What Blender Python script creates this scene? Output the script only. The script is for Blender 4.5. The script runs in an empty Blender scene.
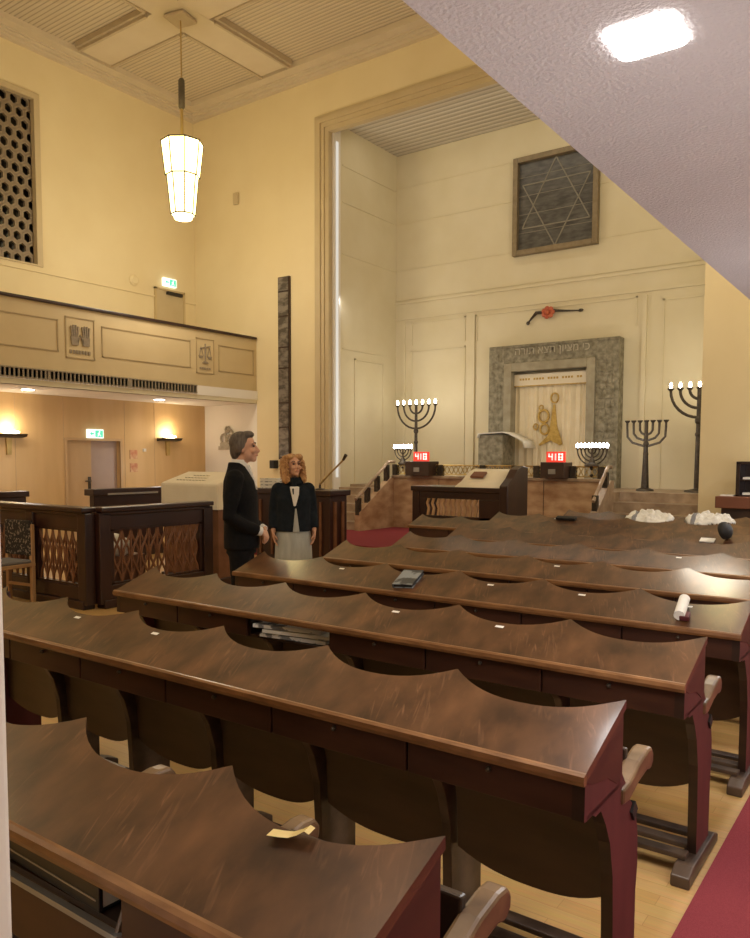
import bpy, bmesh, math, random
from mathutils import Vector, Matrix, noise as mnoise
random.seed(7)
PI = math.pi
scene = bpy.context.scene
COL = scene.collection

# ------------------------------------------------------------------ materials
def mat(name, col, rough=.6, metal=0.0, col2=None, scale=6, stretch=(1, 1, 1), bump=0.0, bscale=60,
        emit=None, estr=0.0, detail=4, coat=0.0, lo=.35, hi=.68, alpha=1.0, spec=.5):
    m = bpy.data.materials.new(name); m.use_nodes = True
    nt = m.node_tree; nd = nt.nodes; b = nd['Principled BSDF']
    b.inputs['Base Color'].default_value = (*col, 1); b.inputs['Roughness'].default_value = rough
    b.inputs['Metallic'].default_value = metal; b.inputs['Specular IOR Level'].default_value = spec
    b.inputs['Coat Weight'].default_value = coat; b.inputs['Coat Roughness'].default_value = .25
    tc = nd.new('ShaderNodeTexCoord'); mp = nd.new('ShaderNodeMapping')
    mp.inputs['Scale'].default_value = stretch
    nt.links.new(tc.outputs['Object'], mp.inputs['Vector'])
    if col2:
        n = nd.new('ShaderNodeTexNoise'); n.inputs['Scale'].default_value = scale; n.inputs['Detail'].default_value = detail
        r = nd.new('ShaderNodeValToRGB'); r.color_ramp.elements[0].position = lo; r.color_ramp.elements[1].position = hi
        r.color_ramp.elements[0].color = (*col, 1); r.color_ramp.elements[1].color = (*col2, 1)
        nt.links.new(mp.outputs[0], n.inputs['Vector']); nt.links.new(n.outputs['Fac'], r.inputs['Fac'])
        nt.links.new(r.outputs['Color'], b.inputs['Base Color'])
    if bump:
        n2 = nd.new('ShaderNodeTexNoise'); n2.inputs['Scale'].default_value = bscale; n2.inputs['Detail'].default_value = 3
        bp = nd.new('ShaderNodeBump'); bp.inputs['Strength'].default_value = bump; bp.inputs['Distance'].default_value = .02
        nt.links.new(mp.outputs[0], n2.inputs['Vector']); nt.links.new(n2.outputs['Fac'], bp.inputs['Height'])
        nt.links.new(bp.outputs['Normal'], b.inputs['Normal'])
    if emit:
        b.inputs['Emission Color'].default_value = (*emit, 1); b.inputs['Emission Strength'].default_value = estr
    return m

def plank_mat(name, c1, c2, mortar, bw, bh, rough, axis_swap=False, msize=.003, rot=0.0):
    m = bpy.data.materials.new(name); m.use_nodes = True
    nt = m.node_tree; nd = nt.nodes; b = nd['Principled BSDF']; b.inputs['Roughness'].default_value = rough
    tc = nd.new('ShaderNodeTexCoord'); mp = nd.new('ShaderNodeMapping'); mp.inputs['Rotation'].default_value = (0, 0, rot)
    br = nd.new('ShaderNodeTexBrick'); br.inputs['Scale'].default_value = 1
    br.inputs['Brick Width'].default_value = bw; br.inputs['Row Height'].default_value = bh
    br.inputs['Mortar Size'].default_value = msize; br.inputs['Mortar Smooth'].default_value = .3
    br.inputs['Color1'].default_value = (*c1, 1); br.inputs['Color2'].default_value = (*c2, 1); br.inputs['Mortar'].default_value = (*mortar, 1)
    br.offset = .37
    n = nd.new('ShaderNodeTexNoise'); n.inputs['Scale'].default_value = 5; n.inputs['Detail'].default_value = 6
    mp2 = nd.new('ShaderNodeMapping'); mp2.inputs['Scale'].default_value = (1, 14, 1)
    mx = nd.new('ShaderNodeMix'); mx.data_type = 'RGBA'; mx.blend_type = 'MULTIPLY'; mx.inputs[0].default_value = .35
    L = nt.links.new
    L(tc.outputs['Object'], mp.inputs['Vector']); L(mp.outputs[0], br.inputs['Vector']); L(mp.outputs[0], mp2.inputs['Vector'])
    L(mp2.outputs[0], n.inputs['Vector']); L(br.outputs['Color'], mx.inputs[6]); L(n.outputs['Color'], mx.inputs[7])
    L(mx.outputs[2], b.inputs['Base Color'])
    return m

def ribbed_mat(name, col, period, rot, strength=.6):
    m = bpy.data.materials.new(name); m.use_nodes = True
    nt = m.node_tree; nd = nt.nodes; b = nd['Principled BSDF']; b.inputs['Roughness'].default_value = .7
    tc = nd.new('ShaderNodeTexCoord'); mp = nd.new('ShaderNodeMapping'); mp.inputs['Rotation'].default_value = (0, 0, rot)
    w = nd.new('ShaderNodeTexWave'); w.wave_type = 'BANDS'; w.bands_direction = 'X'; w.wave_profile = 'SIN'
    w.inputs['Scale'].default_value = .314 / period
    r = nd.new('ShaderNodeValToRGB'); r.color_ramp.elements[0].position = .04; r.color_ramp.elements[1].position = .3
    r.color_ramp.elements[0].color = (col[0]*.62, col[1]*.6, col[2]*.56, 1); r.color_ramp.elements[1].color = (*col, 1)
    bp = nd.new('ShaderNodeBump'); bp.inputs['Strength'].default_value = strength; bp.inputs['Distance'].default_value = .02
    L = nt.links.new
    L(tc.outputs['Object'], mp.inputs['Vector']); L(mp.outputs[0], w.inputs['Vector']); L(w.outputs['Fac'], r.inputs['Fac'])
    L(r.outputs['Color'], b.inputs['Base Color']); L(w.outputs['Fac'], bp.inputs['Height']); L(bp.outputs['Normal'], b.inputs['Normal'])
    return m

def desk_mat():
    m = mat('desk_wood', (.036, .015, .007), .42, col2=(.132, .057, .024), scale=4.2, stretch=(1.6, 1, 1), detail=8, coat=.6, spec=.3)
    m.node_tree.nodes['Principled BSDF'].inputs['Coat Roughness'].default_value = .13
    nt = m.node_tree; nd = nt.nodes; b = nd['Principled BSDF']; L = nt.links.new
    ramp = [n for n in nd if n.type == 'VALTORGB'][0]
    tc = [n for n in nd if n.type == 'TEX_COORD'][0]
    mpr = nd.new('ShaderNodeMapping'); mpr.inputs['Rotation'].default_value = (0, 0, -1.95); mp = nd.new('ShaderNodeMapping'); mp.inputs['Scale'].default_value = (3.4, 22, 3)
    n = nd.new('ShaderNodeTexNoise'); n.inputs['Scale'].default_value = 2.0; n.inputs['Detail'].default_value = 8; n.inputs['Distortion'].default_value = 1.2
    r = nd.new('ShaderNodeValToRGB'); r.color_ramp.elements[0].position = .55; r.color_ramp.elements[1].position = .78
    r.color_ramp.elements[0].color = (0, 0, 0, 1); r.color_ramp.elements[1].color = (.62, .62, .62, 1)
    mx = nd.new('ShaderNodeMix'); mx.data_type = 'RGBA'; mx.inputs[7].default_value = (.30, .145, .075, 1)
    L(tc.outputs['Object'], mpr.inputs['Vector']); L(mpr.outputs[0], mp.inputs['Vector']); L(mp.outputs[0], n.inputs['Vector']); L(n.outputs['Fac'], r.inputs['Fac'])
    np_ = nd.new('ShaderNodeTexNoise'); np_.inputs['Scale'].default_value = 4.5; np_.inputs['Detail'].default_value = 3
    rp = nd.new('ShaderNodeValToRGB'); rp.color_ramp.elements[0].position = .42; rp.color_ramp.elements[1].position = .66
    mm = nd.new('ShaderNodeMath'); mm.operation = 'MULTIPLY'
    L(tc.outputs['Object'], np_.inputs['Vector']); L(np_.outputs['Fac'], rp.inputs['Fac']); L(rp.outputs['Color'], mm.inputs[0]); L(r.outputs['Color'], mm.inputs[1])
    L(mm.outputs[0], mx.inputs[0]); L(ramp.outputs['Color'], mx.inputs[6]); L(mx.outputs[2], b.inputs['Base Color'])
    n3 = nd.new('ShaderNodeTexNoise'); n3.inputs['Scale'].default_value = 3.0; n3.inputs['Detail'].default_value = 5
    mr = nd.new('ShaderNodeMapRange'); mr.inputs['To Min'].default_value = .28; mr.inputs['To Max'].default_value = .46
    L(tc.outputs['Object'], n3.inputs['Vector']); L(n3.outputs['Fac'], mr.inputs['Value']); L(mr.outputs[0], b.inputs['Roughness'])
    return m

M = {}
M['yellow'] = mat('yellow_plaster', (.77, .645, .395), .8, col2=(.80, .68, .43), scale=1.2, bump=.04)
M['cream'] = mat('cream_plaster', (.69, .615, .425), .8, col2=(.73, .66, .48), scale=1.5, bump=.03)
M['white'] = mat('white_plaster', (.82, .78, .72), .85, col2=(.85, .81, .75), scale=2)
M['soffit'] = mat('soffit_plaster', (.78, .76, .79), .8, col2=(.82, .80, .83), scale=3, bump=.5, bscale=70)
M['parapet'] = mat('parapet_ochre', (.57, .44, .24), .6, col2=(.60, .47, .26), scale=2)
M['parapet_line'] = mat('parapet_line', (.40, .295, .155), .6, col2=(.43, .32, .17), scale=20)
M['relief'] = mat('relief_bronze', (.24, .19, .13), .5, col2=(.30, .24, .17), scale=30)
M['casing'] = mat('casing_beige', (.55, .44, .26), .6, col2=(.58, .47, .29), scale=3)
M['ceil_rib'] = ribbed_mat('ribbed_ceiling', (.66, .56, .405), .085, PI/2)
M['ceil_flat'] = mat('ceiling_flat', (.65, .55, .40), .75, col2=(.68, .58, .43), scale=3)
M['batten'] = mat('ceiling_batten', (.50, .40, .27), .7, col2=(.54, .44, .30), scale=8)
M['alcove_rib'] = ribbed_mat('ribbed_alcove_ceiling', (.66, .61, .52), .15, PI/2)
M['parquet'] = plank_mat('oak_parquet', (.62, .38, .14), (.69, .44, .18), (.50, .29, .10), .75, .075, .35, msize=.0015)
M['carpet'] = mat('red_carpet', (.23, .040, .050), .95, col2=(.29, .055, .066), scale=300, bump=.4, bscale=400, spec=.1)
M['panel_wood'] = mat('maple_panelling', (.62, .42, .20), .45, col2=(.70, .49, .25), scale=3, stretch=(1, 1, .15))
M['door_wood'] = mat('door_wood', (.55, .38, .21), .5, col2=(.62, .44, .25), scale=3, stretch=(1, 1, .2))
M['door_grey'] = mat('door_grey', (.42, .33, .30), .5, col2=(.47, .37, .33), scale=2)
M['desk'] = desk_mat()
M['edge'] = mat('worn_edge_wood', (.14, .058, .020), .35, col2=(.26, .12, .046), scale=8, stretch=(1, 4, 4), coat=.2)
M['dark_wood'] = mat('dark_bench_wood', (.020, .009, .005), .4, col2=(.036, .016, .008), scale=3, stretch=(1, 1, 5), coat=.15)
M['flap_wood'] = mat('flap_wood', (.040, .014, .008), .4, col2=(.066, .024, .012), scale=3, stretch=(1, 1, 5), coat=.15)
M['board_wood'] = mat('seat_board_wood', (.034, .016, .008), .38, col2=(.060, .030, .015), scale=2.2, stretch=(1, 1, 5), coat=.2)
M['red_wood'] = mat('mahogany_end', (.085, .014, .017), .6, col2=(.112, .021, .024), scale=3, stretch=(1, 4, 1))
M['arm_wood'] = mat('worn_arm_wood', (.085, .045, .02), .4, col2=(.21, .125, .06), scale=9, coat=.2)
M['foot_wood'] = mat('foot_wood', (.035, .02, .014), .4, col2=(.10, .065, .045), scale=9)
M['black'] = mat('black_matte', (.012, .011, .011), .6, col2=(.02, .018, .017), scale=8)
M['bima_wood'] = mat('bima_mahogany', (.020, .007, .005), .35, col2=(.036, .012, .008), scale=3, stretch=(1, 1, .2), coat=.25)
M['lattice'] = mat('lattice_wood', (.15, .062, .028), .45, col2=(.22, .10, .05), scale=6)
M['cloth'] = mat('cream_cloth', (.78, .70, .55), .85, col2=(.82, .75, .60), scale=5, bump=.1, bscale=30)
M['white_cloth'] = mat('white_cloth', (.78, .76, .70), .9, col2=(.86, .84, .78), scale=9, bump=.2, bscale=40)
M['grey_stripe'] = mat('grey_stripe', (.25, .25, .27), .9, col2=(.32, .32, .33), scale=20)
M['paper'] = mat('paper', (.85, .83, .78), .8, col2=(.80, .78, .72), scale=20)
M['print'] = mat('printed_grey', (.20, .20, .21), .8, col2=(.75, .74, .71), scale=14, lo=.45, hi=.5)
M['stone'] = mat('ark_stone', (.17, .15, .10), .8, col2=(.36, .33, .245), scale=11, detail=8, bump=1.0, bscale=18)
M['stone_flat'] = mat('ark_stone_plain', (.30, .265, .185), .7, col2=(.40, .36, .265), scale=6, bump=.15, bscale=30)
M['marble'] = mat('brown_marble', (.34, .19, .10), .35, col2=(.60, .42, .26), scale=3.2, detail=8, stretch=(1, 1, 2))
M['step_stone'] = mat('step_stone', (.26, .18, .115), .45, col2=(.47, .35, .24), scale=5, detail=8)
M['curtain'] = mat('curtain_cream', (.80, .70, .50), .8, col2=(.84, .75, .56), scale=6)
M['gold'] = mat('gold_embroidery', (.42, .27, .06), .45, .3, col2=(.60, .42, .12), scale=20)
M['bronze'] = mat('dark_bronze', (.055, .045, .035), .4, .6, col2=(.10, .08, .06), scale=20)
M['brass'] = mat('brass', (.55, .40, .16), .3, .8, col2=(.60, .45, .2), scale=10)
M['frame_bronze'] = mat('window_bronze', (.22, .17, .10), .5, .3, col2=(.28, .22, .14), scale=10)
M['glass_dark'] = mat('leaded_glass', (.055, .052, .048), .35, col2=(.13, .125, .115), scale=5, stretch=(1, 1, 3))
M['lead'] = mat('lead_line', (.29, .27, .22), .5, col2=(.24, .22, .18), scale=10)
M['lattice_stone'] = mat('lattice_screen', (.26, .20, .13), .6, col2=(.31, .24, .16), scale=8)
M['dark_void'] = mat('dark_glass', (.018, .014, .010), .3, col2=(.026, .02, .015), scale=5)
M['shade'] = mat('lamp_glass', (1, .95, .85), .4, emit=(1, .79, .30), estr=7.5)
M['shade'].node_tree.nodes['Principled BSDF'].inputs['Base Color'].default_value = (.9, .86, .75, 1)
M['rib'] = mat('lamp_frame', (.10, .085, .06), .4, .2, col2=(.14, .115, .08), scale=10)
M['lamp_panel'] = mat('lamp_panel', (1, 1, 1), .4, emit=(1, .95, .88), estr=9)
M['strip'] = mat('strip_light', (.35, .35, .34), .4, emit=(1, .97, .90), estr=.55)
M['flame'] = mat('candle_bulb', (1, 1, 1), .4, emit=(1, .90, .70), estr=28)
M['flame_cool'] = mat('cool_bulb', (1, 1, 1), .4, emit=(.95, .96, 1), estr=34)
M['uplight'] = mat('sconce_bulb', (1, 1, 1), .4, emit=(1, .80, .50), estr=16)
M['exit_green'] = mat('exit_green', (.1, .5, .35), .4, emit=(.10, .75, .45), estr=.9)
M['exit_white'] = mat('exit_white', (.9, 1, .95), .4, emit=(.80, 1, .97), estr=1.15)
M['red_sign'] = mat('red_sign', (.6, .04, .03), .4, emit=(1, .06, .035), estr=.75)
M['sign_white'] = mat('sign_white', (1, .9, .88), .4, emit=(1, .75, .70), estr=.7)
M['red'] = mat('red_glass', (.50, .09, .05), .35, col2=(.55, .16, .07), scale=8)
M['skin'] = mat('skin', (.60, .33, .22), .55, col2=(.66, .38, .26), scale=12)
M['suit'] = mat('black_suit', (.0045, .0045, .0055), .85, col2=(.008, .008, .0095), scale=30, bump=.1, spec=.2)
M['navy'] = mat('navy_jacket', (.007, .011, .017), .85, col2=(.013, .018, .026), scale=20, bump=.1, spec=.2)
M['pale_denim'] = mat('pale_skirt', (.36, .38, .37), .85, col2=(.46, .48, .46), scale=6, stretch=(3, 3, .6), bump=.15)
M['shirt'] = mat('white_shirt', (.80, .79, .76), .8, col2=(.84, .83, .80), scale=10)
M['grey_hair'] = mat('grey_hair', (.055, .040, .030), .6, col2=(.15, .12, .10), scale=40, stretch=(1, 1, .2), bump=.5)
M['blond'] = mat('blond_hair', (.40, .20, .08), .65, col2=(.64, .38, .17), scale=30, stretch=(1, 1, .3), bump=.5)
M['lips'] = mat('lips', (.42, .14, .11), .5, col2=(.45, .16, .13), scale=30)
M['eye'] = mat('eye_dark', (.02, .015, .012), .3, col2=(.03, .02, .015), scale=30)
M['speckle'] = mat('chequered_cover', (.02, .016, .014), .8, col2=(.22, .18, .14), scale=38, lo=.55, hi=.6)
M['oak_light'] = mat('light_oak', (.45, .27, .13), .45, col2=(.52, .33, .17), scale=5)
M['grey_pad'] = mat('grey_seat_pad', (.18, .17, .17), .8, col2=(.22, .21, .20), scale=20)
M['book_black'] = mat('black_cover', (.012, .012, .014), .35, col2=(.02, .02, .022), scale=10)
M['book_grey'] = mat('grey_cover', (.26, .29, .31), .4, col2=(.05, .055, .06), scale=9, lo=.48, hi=.55)
M['grey_metal'] = mat('grey_metal', (.35, .34, .32), .4, .6, col2=(.4, .39, .37), scale=10)
M['plaque'] = mat('plaque_metal', (.10, .085, .07), .4, .4, col2=(.26, .23, .20), scale=6, stretch=(1, 1, 2), lo=.4, hi=.6)
M['brown_box'] = mat('brown_box', (.040, .020, .012), .45, col2=(.06, .03, .018), scale=5)
M['cab_wood'] = mat('cabinet_red_brown', (.16, .055, .03), .4, col2=(.2, .075, .04), scale=4, stretch=(.3, 1, 1))
M['tape'] = mat('yellow_tape', (.62, .46, .16), .4, col2=(.72, .58, .28), scale=12)

# ------------------------------------------------------------------ mesh builder
class MB:
    def __init__(s): s.v = []; s.f = []; s.mi = []; s.cur = 0
    def add(s, vs, fs, M4=None):
        o = len(s.v)
        for p in vs:
            p = Vector(p)
            s.v.append(M4 @ p if M4 else p)
        for q in fs: s.f.append([o + i for i in q]); s.mi.append(s.cur)
        return s
    def box(s, x0, x1, y0, y1, z0, z1, M4=None):
        vs = [(x, y, z) for z in (z0, z1) for y in (y0, y1) for x in (x0, x1)]
        return s.add(vs, [(0, 2, 3, 1), (4, 5, 7, 6), (0, 1, 5, 4), (2, 6, 7, 3), (0, 4, 6, 2), (1, 3, 7, 5)], M4)
    def prism(s, poly, axis, a0, a1, M4=None):
        n = len(poly)
        def mk(p, a):
            return {'x': (a, p[0], p[1]), 'y': (p[0], a, p[1]), 'z': (p[0], p[1], a)}[axis]
        vs = [mk(p, a0) for p in poly] + [mk(p, a1) for p in poly]
        fs = [list(range(n))[::-1], list(range(n, 2*n))] + [(i, (i+1) % n, n+(i+1) % n, n+i) for i in range(n)]
        return s.add(vs, fs, M4)
    def tube(s, pts, r, seg=8, cap=True, M4=None, flat=None):
        pts = [Vector(p) for p in pts]; n = len(pts)
        rs = r if isinstance(r, (list, tuple)) else [r]*n
        vs = []; prev = None
        for i, p in enumerate(pts):
            t = (pts[min(i+1, n-1)] - pts[max(i-1, 0)])
            t = t.normalized() if t.length > 1e-9 else Vector((0, 0, 1))
            if prev is None:
                a = Vector((0, 1, 0)) if abs(t.y) < .9 else Vector((1, 0, 0))
            else: a = prev
            u = (a - t*a.dot(t)).normalized(); w = t.cross(u); prev = u
            for k in range(seg):
                th = 2*PI*k/seg
                vs.append(p + (u*math.cos(th)*(flat or 1) + w*math.sin(th))*rs[i])
        fs = [(i*seg+k, i*seg+(k+1) % seg, (i+1)*seg+(k+1) % seg, (i+1)*seg+k) for i in range(n-1) for k in range(seg)]
        if cap: fs += [list(range(seg))[::-1], [(n-1)*seg+k for k in range(seg)]]
        return s.add(vs, fs, M4)
    def lathe(s, prof, c=(0, 0, 0), seg=20, M4=None, phase=0.0):
        vs = []; n = len(prof)
        for r, z in prof:
            for k in range(seg):
                th = 2*PI*k/seg + phase
                vs.append((c[0]+r*math.cos(th), c[1]+r*math.sin(th), c[2]+z))
        fs = [(i*seg+k, i*seg+(k+1) % seg, (i+1)*seg+(k+1) % seg, (i+1)*seg+k) for i in range(n-1) for k in range(seg)]
        fs += [list(range(seg))[::-1], [(n-1)*seg+k for k in range(seg)]]
        return s.add(vs, fs, M4)
    def loft(s, secs, seg=24, M4=None, p=2.0):
        # secs: (cx, cy, z, a, b) horizontal super-elliptical sections
        vs = []; n = len(secs)
        for cx, cy, z, a, b in secs:
            for k in range(seg):
                th = 2*PI*k/seg; c, d = math.cos(th), math.sin(th)
                vs.append((cx + a*math.copysign(abs(c)**(2/p), c), cy + b*math.copysign(abs(d)**(2/p), d), z))
        fs = [(i*seg+k, i*seg+(k+1) % seg, (i+1)*seg+(k+1) % seg, (i+1)*seg+k) for i in range(n-1) for k in range(seg)]
        fs += [list(range(seg))[::-1], [(n-1)*seg+k for k in range(seg)]]
        return s.add(vs, fs, M4)
    def ell(s, c, r, seg=16, rings=10, M4=None):
        vs = []; fs = []
        for i in range(rings+1):
            ph = PI*i/rings
            rr = max(math.sin(ph), 1e-3)
            for k in range(seg):
                th = 2*PI*k/seg
                vs.append((c[0]+r[0]*rr*math.cos(th), c[1]+r[1]*rr*math.sin(th), c[2]-r[2]*math.cos(ph)))
        fs = [(i*seg+k, i*seg+(k+1) % seg, (i+1)*seg+(k+1) % seg, (i+1)*seg+k) for i in range(rings) for k in range(seg)]
        return s.add(vs, fs, M4)
    def mesh(s, name, mats, smooth=False):
        me = bpy.data.meshes.new(name); me.from_pydata(s.v, [], s.f)
        for m in (mats if isinstance(mats, (list, tuple)) else [mats]): me.materials.append(m)
        bm = bmesh.new(); bm.from_mesh(me); bmesh.ops.recalc_face_normals(bm, faces=bm.faces); bm.to_mesh(me); bm.free()
        for i, p in enumerate(me.polygons):
            if i < len(s.mi): p.material_index = s.mi[i]
            p.use_smooth = smooth
        return me
    def build(s, name, mats, parent=None, smooth=False, bevel=0.0, world=True, label=None):
        if parent is not None and world:
            o = Vector(parent.get('_b', parent.location)) if False else Vector(parent.location)
            s.v = [p - o for p in s.v]
        ob = bpy.data.objects.new(name, s.mesh(name, mats, smooth)); COL.objects.link(ob)
        if parent is not None: ob.parent = parent
        if bevel:
            b = ob.modifiers.new('bevel', 'BEVEL'); b.width = bevel; b.segments = 2; b.limit_method = 'ANGLE'; b.angle_limit = .7
        if smooth:
            me = ob.data
            try: me.set_sharp_from_angle(angle=.75)
            except Exception: pass
        if label: ob['label'] = label
        return ob

def tag(o, label, cat, group=None):
    o['label'] = label; o['category'] = cat
    if group: o['group'] = group
    return o
def struct(o): o['kind'] = 'structure'; return o
def thing(name, label, cat, loc=(0, 0, 0), rz=0.0, group=None):
    o = bpy.data.objects.new(name, None); COL.objects.link(o); o.empty_display_size = .1
    o.location = loc; o.rotation_euler = (0, 0, rz)
    return tag(o, label, cat, group)
def solo(mb, name, m, label, cat, group=None, **k):
    # one-mesh thing; origin moved to the base of its bounding box
    xs = [p.x for p in mb.v]; ys = [p.y for p in mb.v]; zs = [p.z for p in mb.v]
    c = Vector(((min(xs)+max(xs))/2, (min(ys)+max(ys))/2, min(zs)))
    mb.v = [p - c for p in mb.v]
    o = mb.build(name, m, **k); o.location = c
    return tag(o, label, cat, group)
def wall(name, m, *boxes):
    mb = MB()
    for b in boxes: mb.box(*b)
    return struct(mb.build(name, m))

# ------------------------------------------------------------------ camera
f_, yaw, pitch, roll, cyp = 778.53, .622288, .0673, .0036137, 509.70
fw = Vector((-math.sin(yaw)*math.cos(pitch), math.cos(yaw)*math.cos(pitch), -math.sin(pitch)))
rt = Vector((math.cos(yaw), math.sin(yaw), 0)); up = rt.cross(fw)
c_, s_ = math.cos(roll), math.sin(roll); rt, up = c_*rt + s_*up, -s_*rt + c_*up
cd = bpy.data.cameras.new('camera'); cam = bpy.data.objects.new('camera', cd); COL.objects.link(cam)
cam.matrix_world = Matrix(((rt.x, up.x, -fw.x, 0), (rt.y, up.y, -fw.y, 0), (rt.z, up.z, -fw.z, 1.6), (0, 0, 0, 1)))
cd.sensor_fit = 'VERTICAL'; cd.sensor_height = 24; cd.lens = f_/938*24; cd.shift_y = (cyp-469)/938; cd.clip_start = .02
scene.camera = cam

# ------------------------------------------------------------------ the setting
XL, XR, YF, YB, ZC = -13.57, 1.5, 12.0, 14.26, 9.0
AL, AR, AT, AY = -9.68, -2.79, 8.05, 14.26     # alcove
wall('floor', M['parquet'], (XL-.3, XR+.3, YB-20, YB+.3, -.1, 0))
# podium in front of the stage, carpeted red
wall('floor_podium', M['carpet'], (-9.68, -5.25, 9.15, YF+.6, .0, .3))
o = MB().box(-.645, XR-.01, -5, 11.2, .0, .012); solo(o, 'carpet_runner', M['carpet'], 'dark red carpet runner along the right ends of the benches', 'carpet')

# left upper wall with hole for the lattice window
WY0, WY1, WZ0, WZ1 = 5.9, 8.33, 5.08, 8.17
wall('wall_left', M['yellow'], (XL-.3, XL, -5.5, WY0, 2.7, ZC+.2), (XL-.3, XL, WY1, YF+.3, 2.7, ZC+.2), (XL-.3, XL, WY0, WY1, 2.7, WZ0), (XL-.3, XL, WY0, WY1, WZ1, ZC+.2))
wall('trim_1', M['yellow'], (XL-.01, XL+.03, -5.5, YF, 4.97, 5.0))
w = struct(bpy.data.objects.new('window_1', None)); COL.objects.link(w); w.location = (XL, (WY0+WY1)/2, WZ0)
MB().box(XL-.28, XL-.24, WY0, WY1, WZ0, WZ1).build('pane', M['dark_void'], w)
fr = MB(); t = .11
fr.box(XL-.1, XL+.03, WY0, WY0+t, WZ0, WZ1); fr.box(XL-.1, XL+.03, WY1-t, WY1, WZ0, WZ1); fr.box(XL-.1, XL+.03, WY0+t, WY1-t, WZ1-t, WZ1); fr.box(XL-.1, XL+.03, WY0+t, WY1-t, WZ0, WZ0+.03)
fr.build('window_frame', M['casing'], w)
# honeycomb screen: hexagon rings
sc = MB(); hy = .20; hz = .40; row = 0; z = WZ0+.1
while z < WZ1+.1:
    y = WY0 + (hy/2 if row % 2 else 0)
    while y < WY1+.05:
        def ring(s):
            return [(y+s*.5*hy*math.sin(a)*1.15, z+s*.5*hz*.66*math.cos(a)) for a in [PI/3*k for k in range(6)]]
        o1, i1 = ring(1.04), ring(.66)
        for k in range(6):
            a, b_, c2, d2 = o1[k], o1[(k+1) % 6], i1[(k+1) % 6], i1[k]
            lo, hi = WY0+.05, WY1-.05
            q = [(min(max(p[0], lo), hi), min(max(p[1], WZ0+.02), WZ1-.05)) for p in (a, b_, c2, d2)]
            if max(p[0] for p in q)-min(p[0] for p in q) < .004 or max(p[1] for p in q)-min(p[1] for p in q) < .004: continue
            sc.prism(q, 'x', XL-.14, XL-.08)
        y += hy
    z += hz*.5; row += 1
sc.build('lattice_screen', M['lattice_stone'], w)
MB().ell((XL-.19, 7.62, 5.75), (.035, .1, .14), 10, 6).build('lamp_reflection_globe', M['brass'], w, smooth=True) if False else None

# lower left wood wall with a double door
DY0, DY1, DZ = 8.57, 9.75, 1.90; XW = -13.3
wall('wall_left_panelling', M['panel_wood'], (XW-.25, XW, -5.5, DY0, 0, 2.75), (XW-.25, XW, DY1, YF, 0, 2.75), (XW-.25, XW, DY0, DY1, DZ, 2.75))
wall('trim_2', M['door_wood'], *[(XW-.002, XW+.006, y, y+.012, 0, 2.7) for y in (3.2, 5.0, 6.2, 7.55, 8.5, 9.86, 10.6)], (XW-.02, XW+.02, DY0-.05, DY1+.05, DZ, DZ+.05), (XW-.02, XW+.02, DY0-.05, DY0, 0, DZ), (XW-.02, XW+.02, DY1, DY1+.05, 0, DZ))
d = struct(bpy.data.objects.new('door_1', None)); COL.objects.link(d); d.location = (XW, (DY0+DY1)/2, 0)
MB().box(XW-.10, XW-.05, DY0, DY0+.55, 0, DZ).build('door_leaf', M['door_wood'], d)
g = MB().box(XW-.16, XW-.11, DY0+.55, DY1, 0, DZ).build('door_leaf', M['door_grey'], d)
hd = MB(); hd.box(XW-.05, XW-.035, DY0+.47, DY0+.53, .95, 1.2); hd.tube([(XW-.04, DY0+.5, 1.12), (XW+.01, DY0+.5, 1.12), (XW+.01, DY0+.38, 1.12)], .012, 8)
hd.build('door_handle', M['bronze'], d)
wall('ceiling_under_balcony', M['white'], (XL, -11.69, -5.5, YF, 2.72, 2.80))

# balcony (left): slab, parapet, mouldings, vent grille, rail
XB = -11.69
wall('balcony_floor', M['white'], (XL, XB+.02, -5.5, YF, 2.80, 2.98))
b = thing('balcony_parapet', 'ochre panelled parapet of the left gallery above the dark vent strip', 'balcony', (XB, 7, 2.98)); b['kind'] = 'structure'
p = MB().box(XB-.12, XB, -5.5, YF-.01, 2.98, 4.05); p.build('parapet_wall', M['parapet'], b)
MB().box(XB-.16, XB+.05, -5.5, YF-.03, 4.05, 4.10).build('handrail', M['bima_wood'], b, bevel=.012)
def panel_frame(mb, y0, y1, z0, z1, x, t=.018, d=.012):
    mb.box(x, x+d, y0, y1, z1-t, z1); mb.box(x, x+d, y0, y1, z0, z0+t); mb.box(x, x+d, y0, y0+t, z0, z1); mb.box(x, x+d, y1-t, y1, z0, z1)
pf = MB()
EM = [(7.55, 8.10), (10.34, 10.80)]
for y0, y1 in ((4.7, 7.42), (8.24, 10.20), (10.92, 11.9), (1.5, 4.0), (-2, 1.0)): panel_frame(pf, y0, y1, 3.30, 3.82, XB)
for y0, y1 in EM + [(4.08, 4.6)]: panel_frame(pf, y0, y1, 3.22, 3.90, XB)
pf.build('panel_moulding', M['parapet_line'], b)
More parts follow.
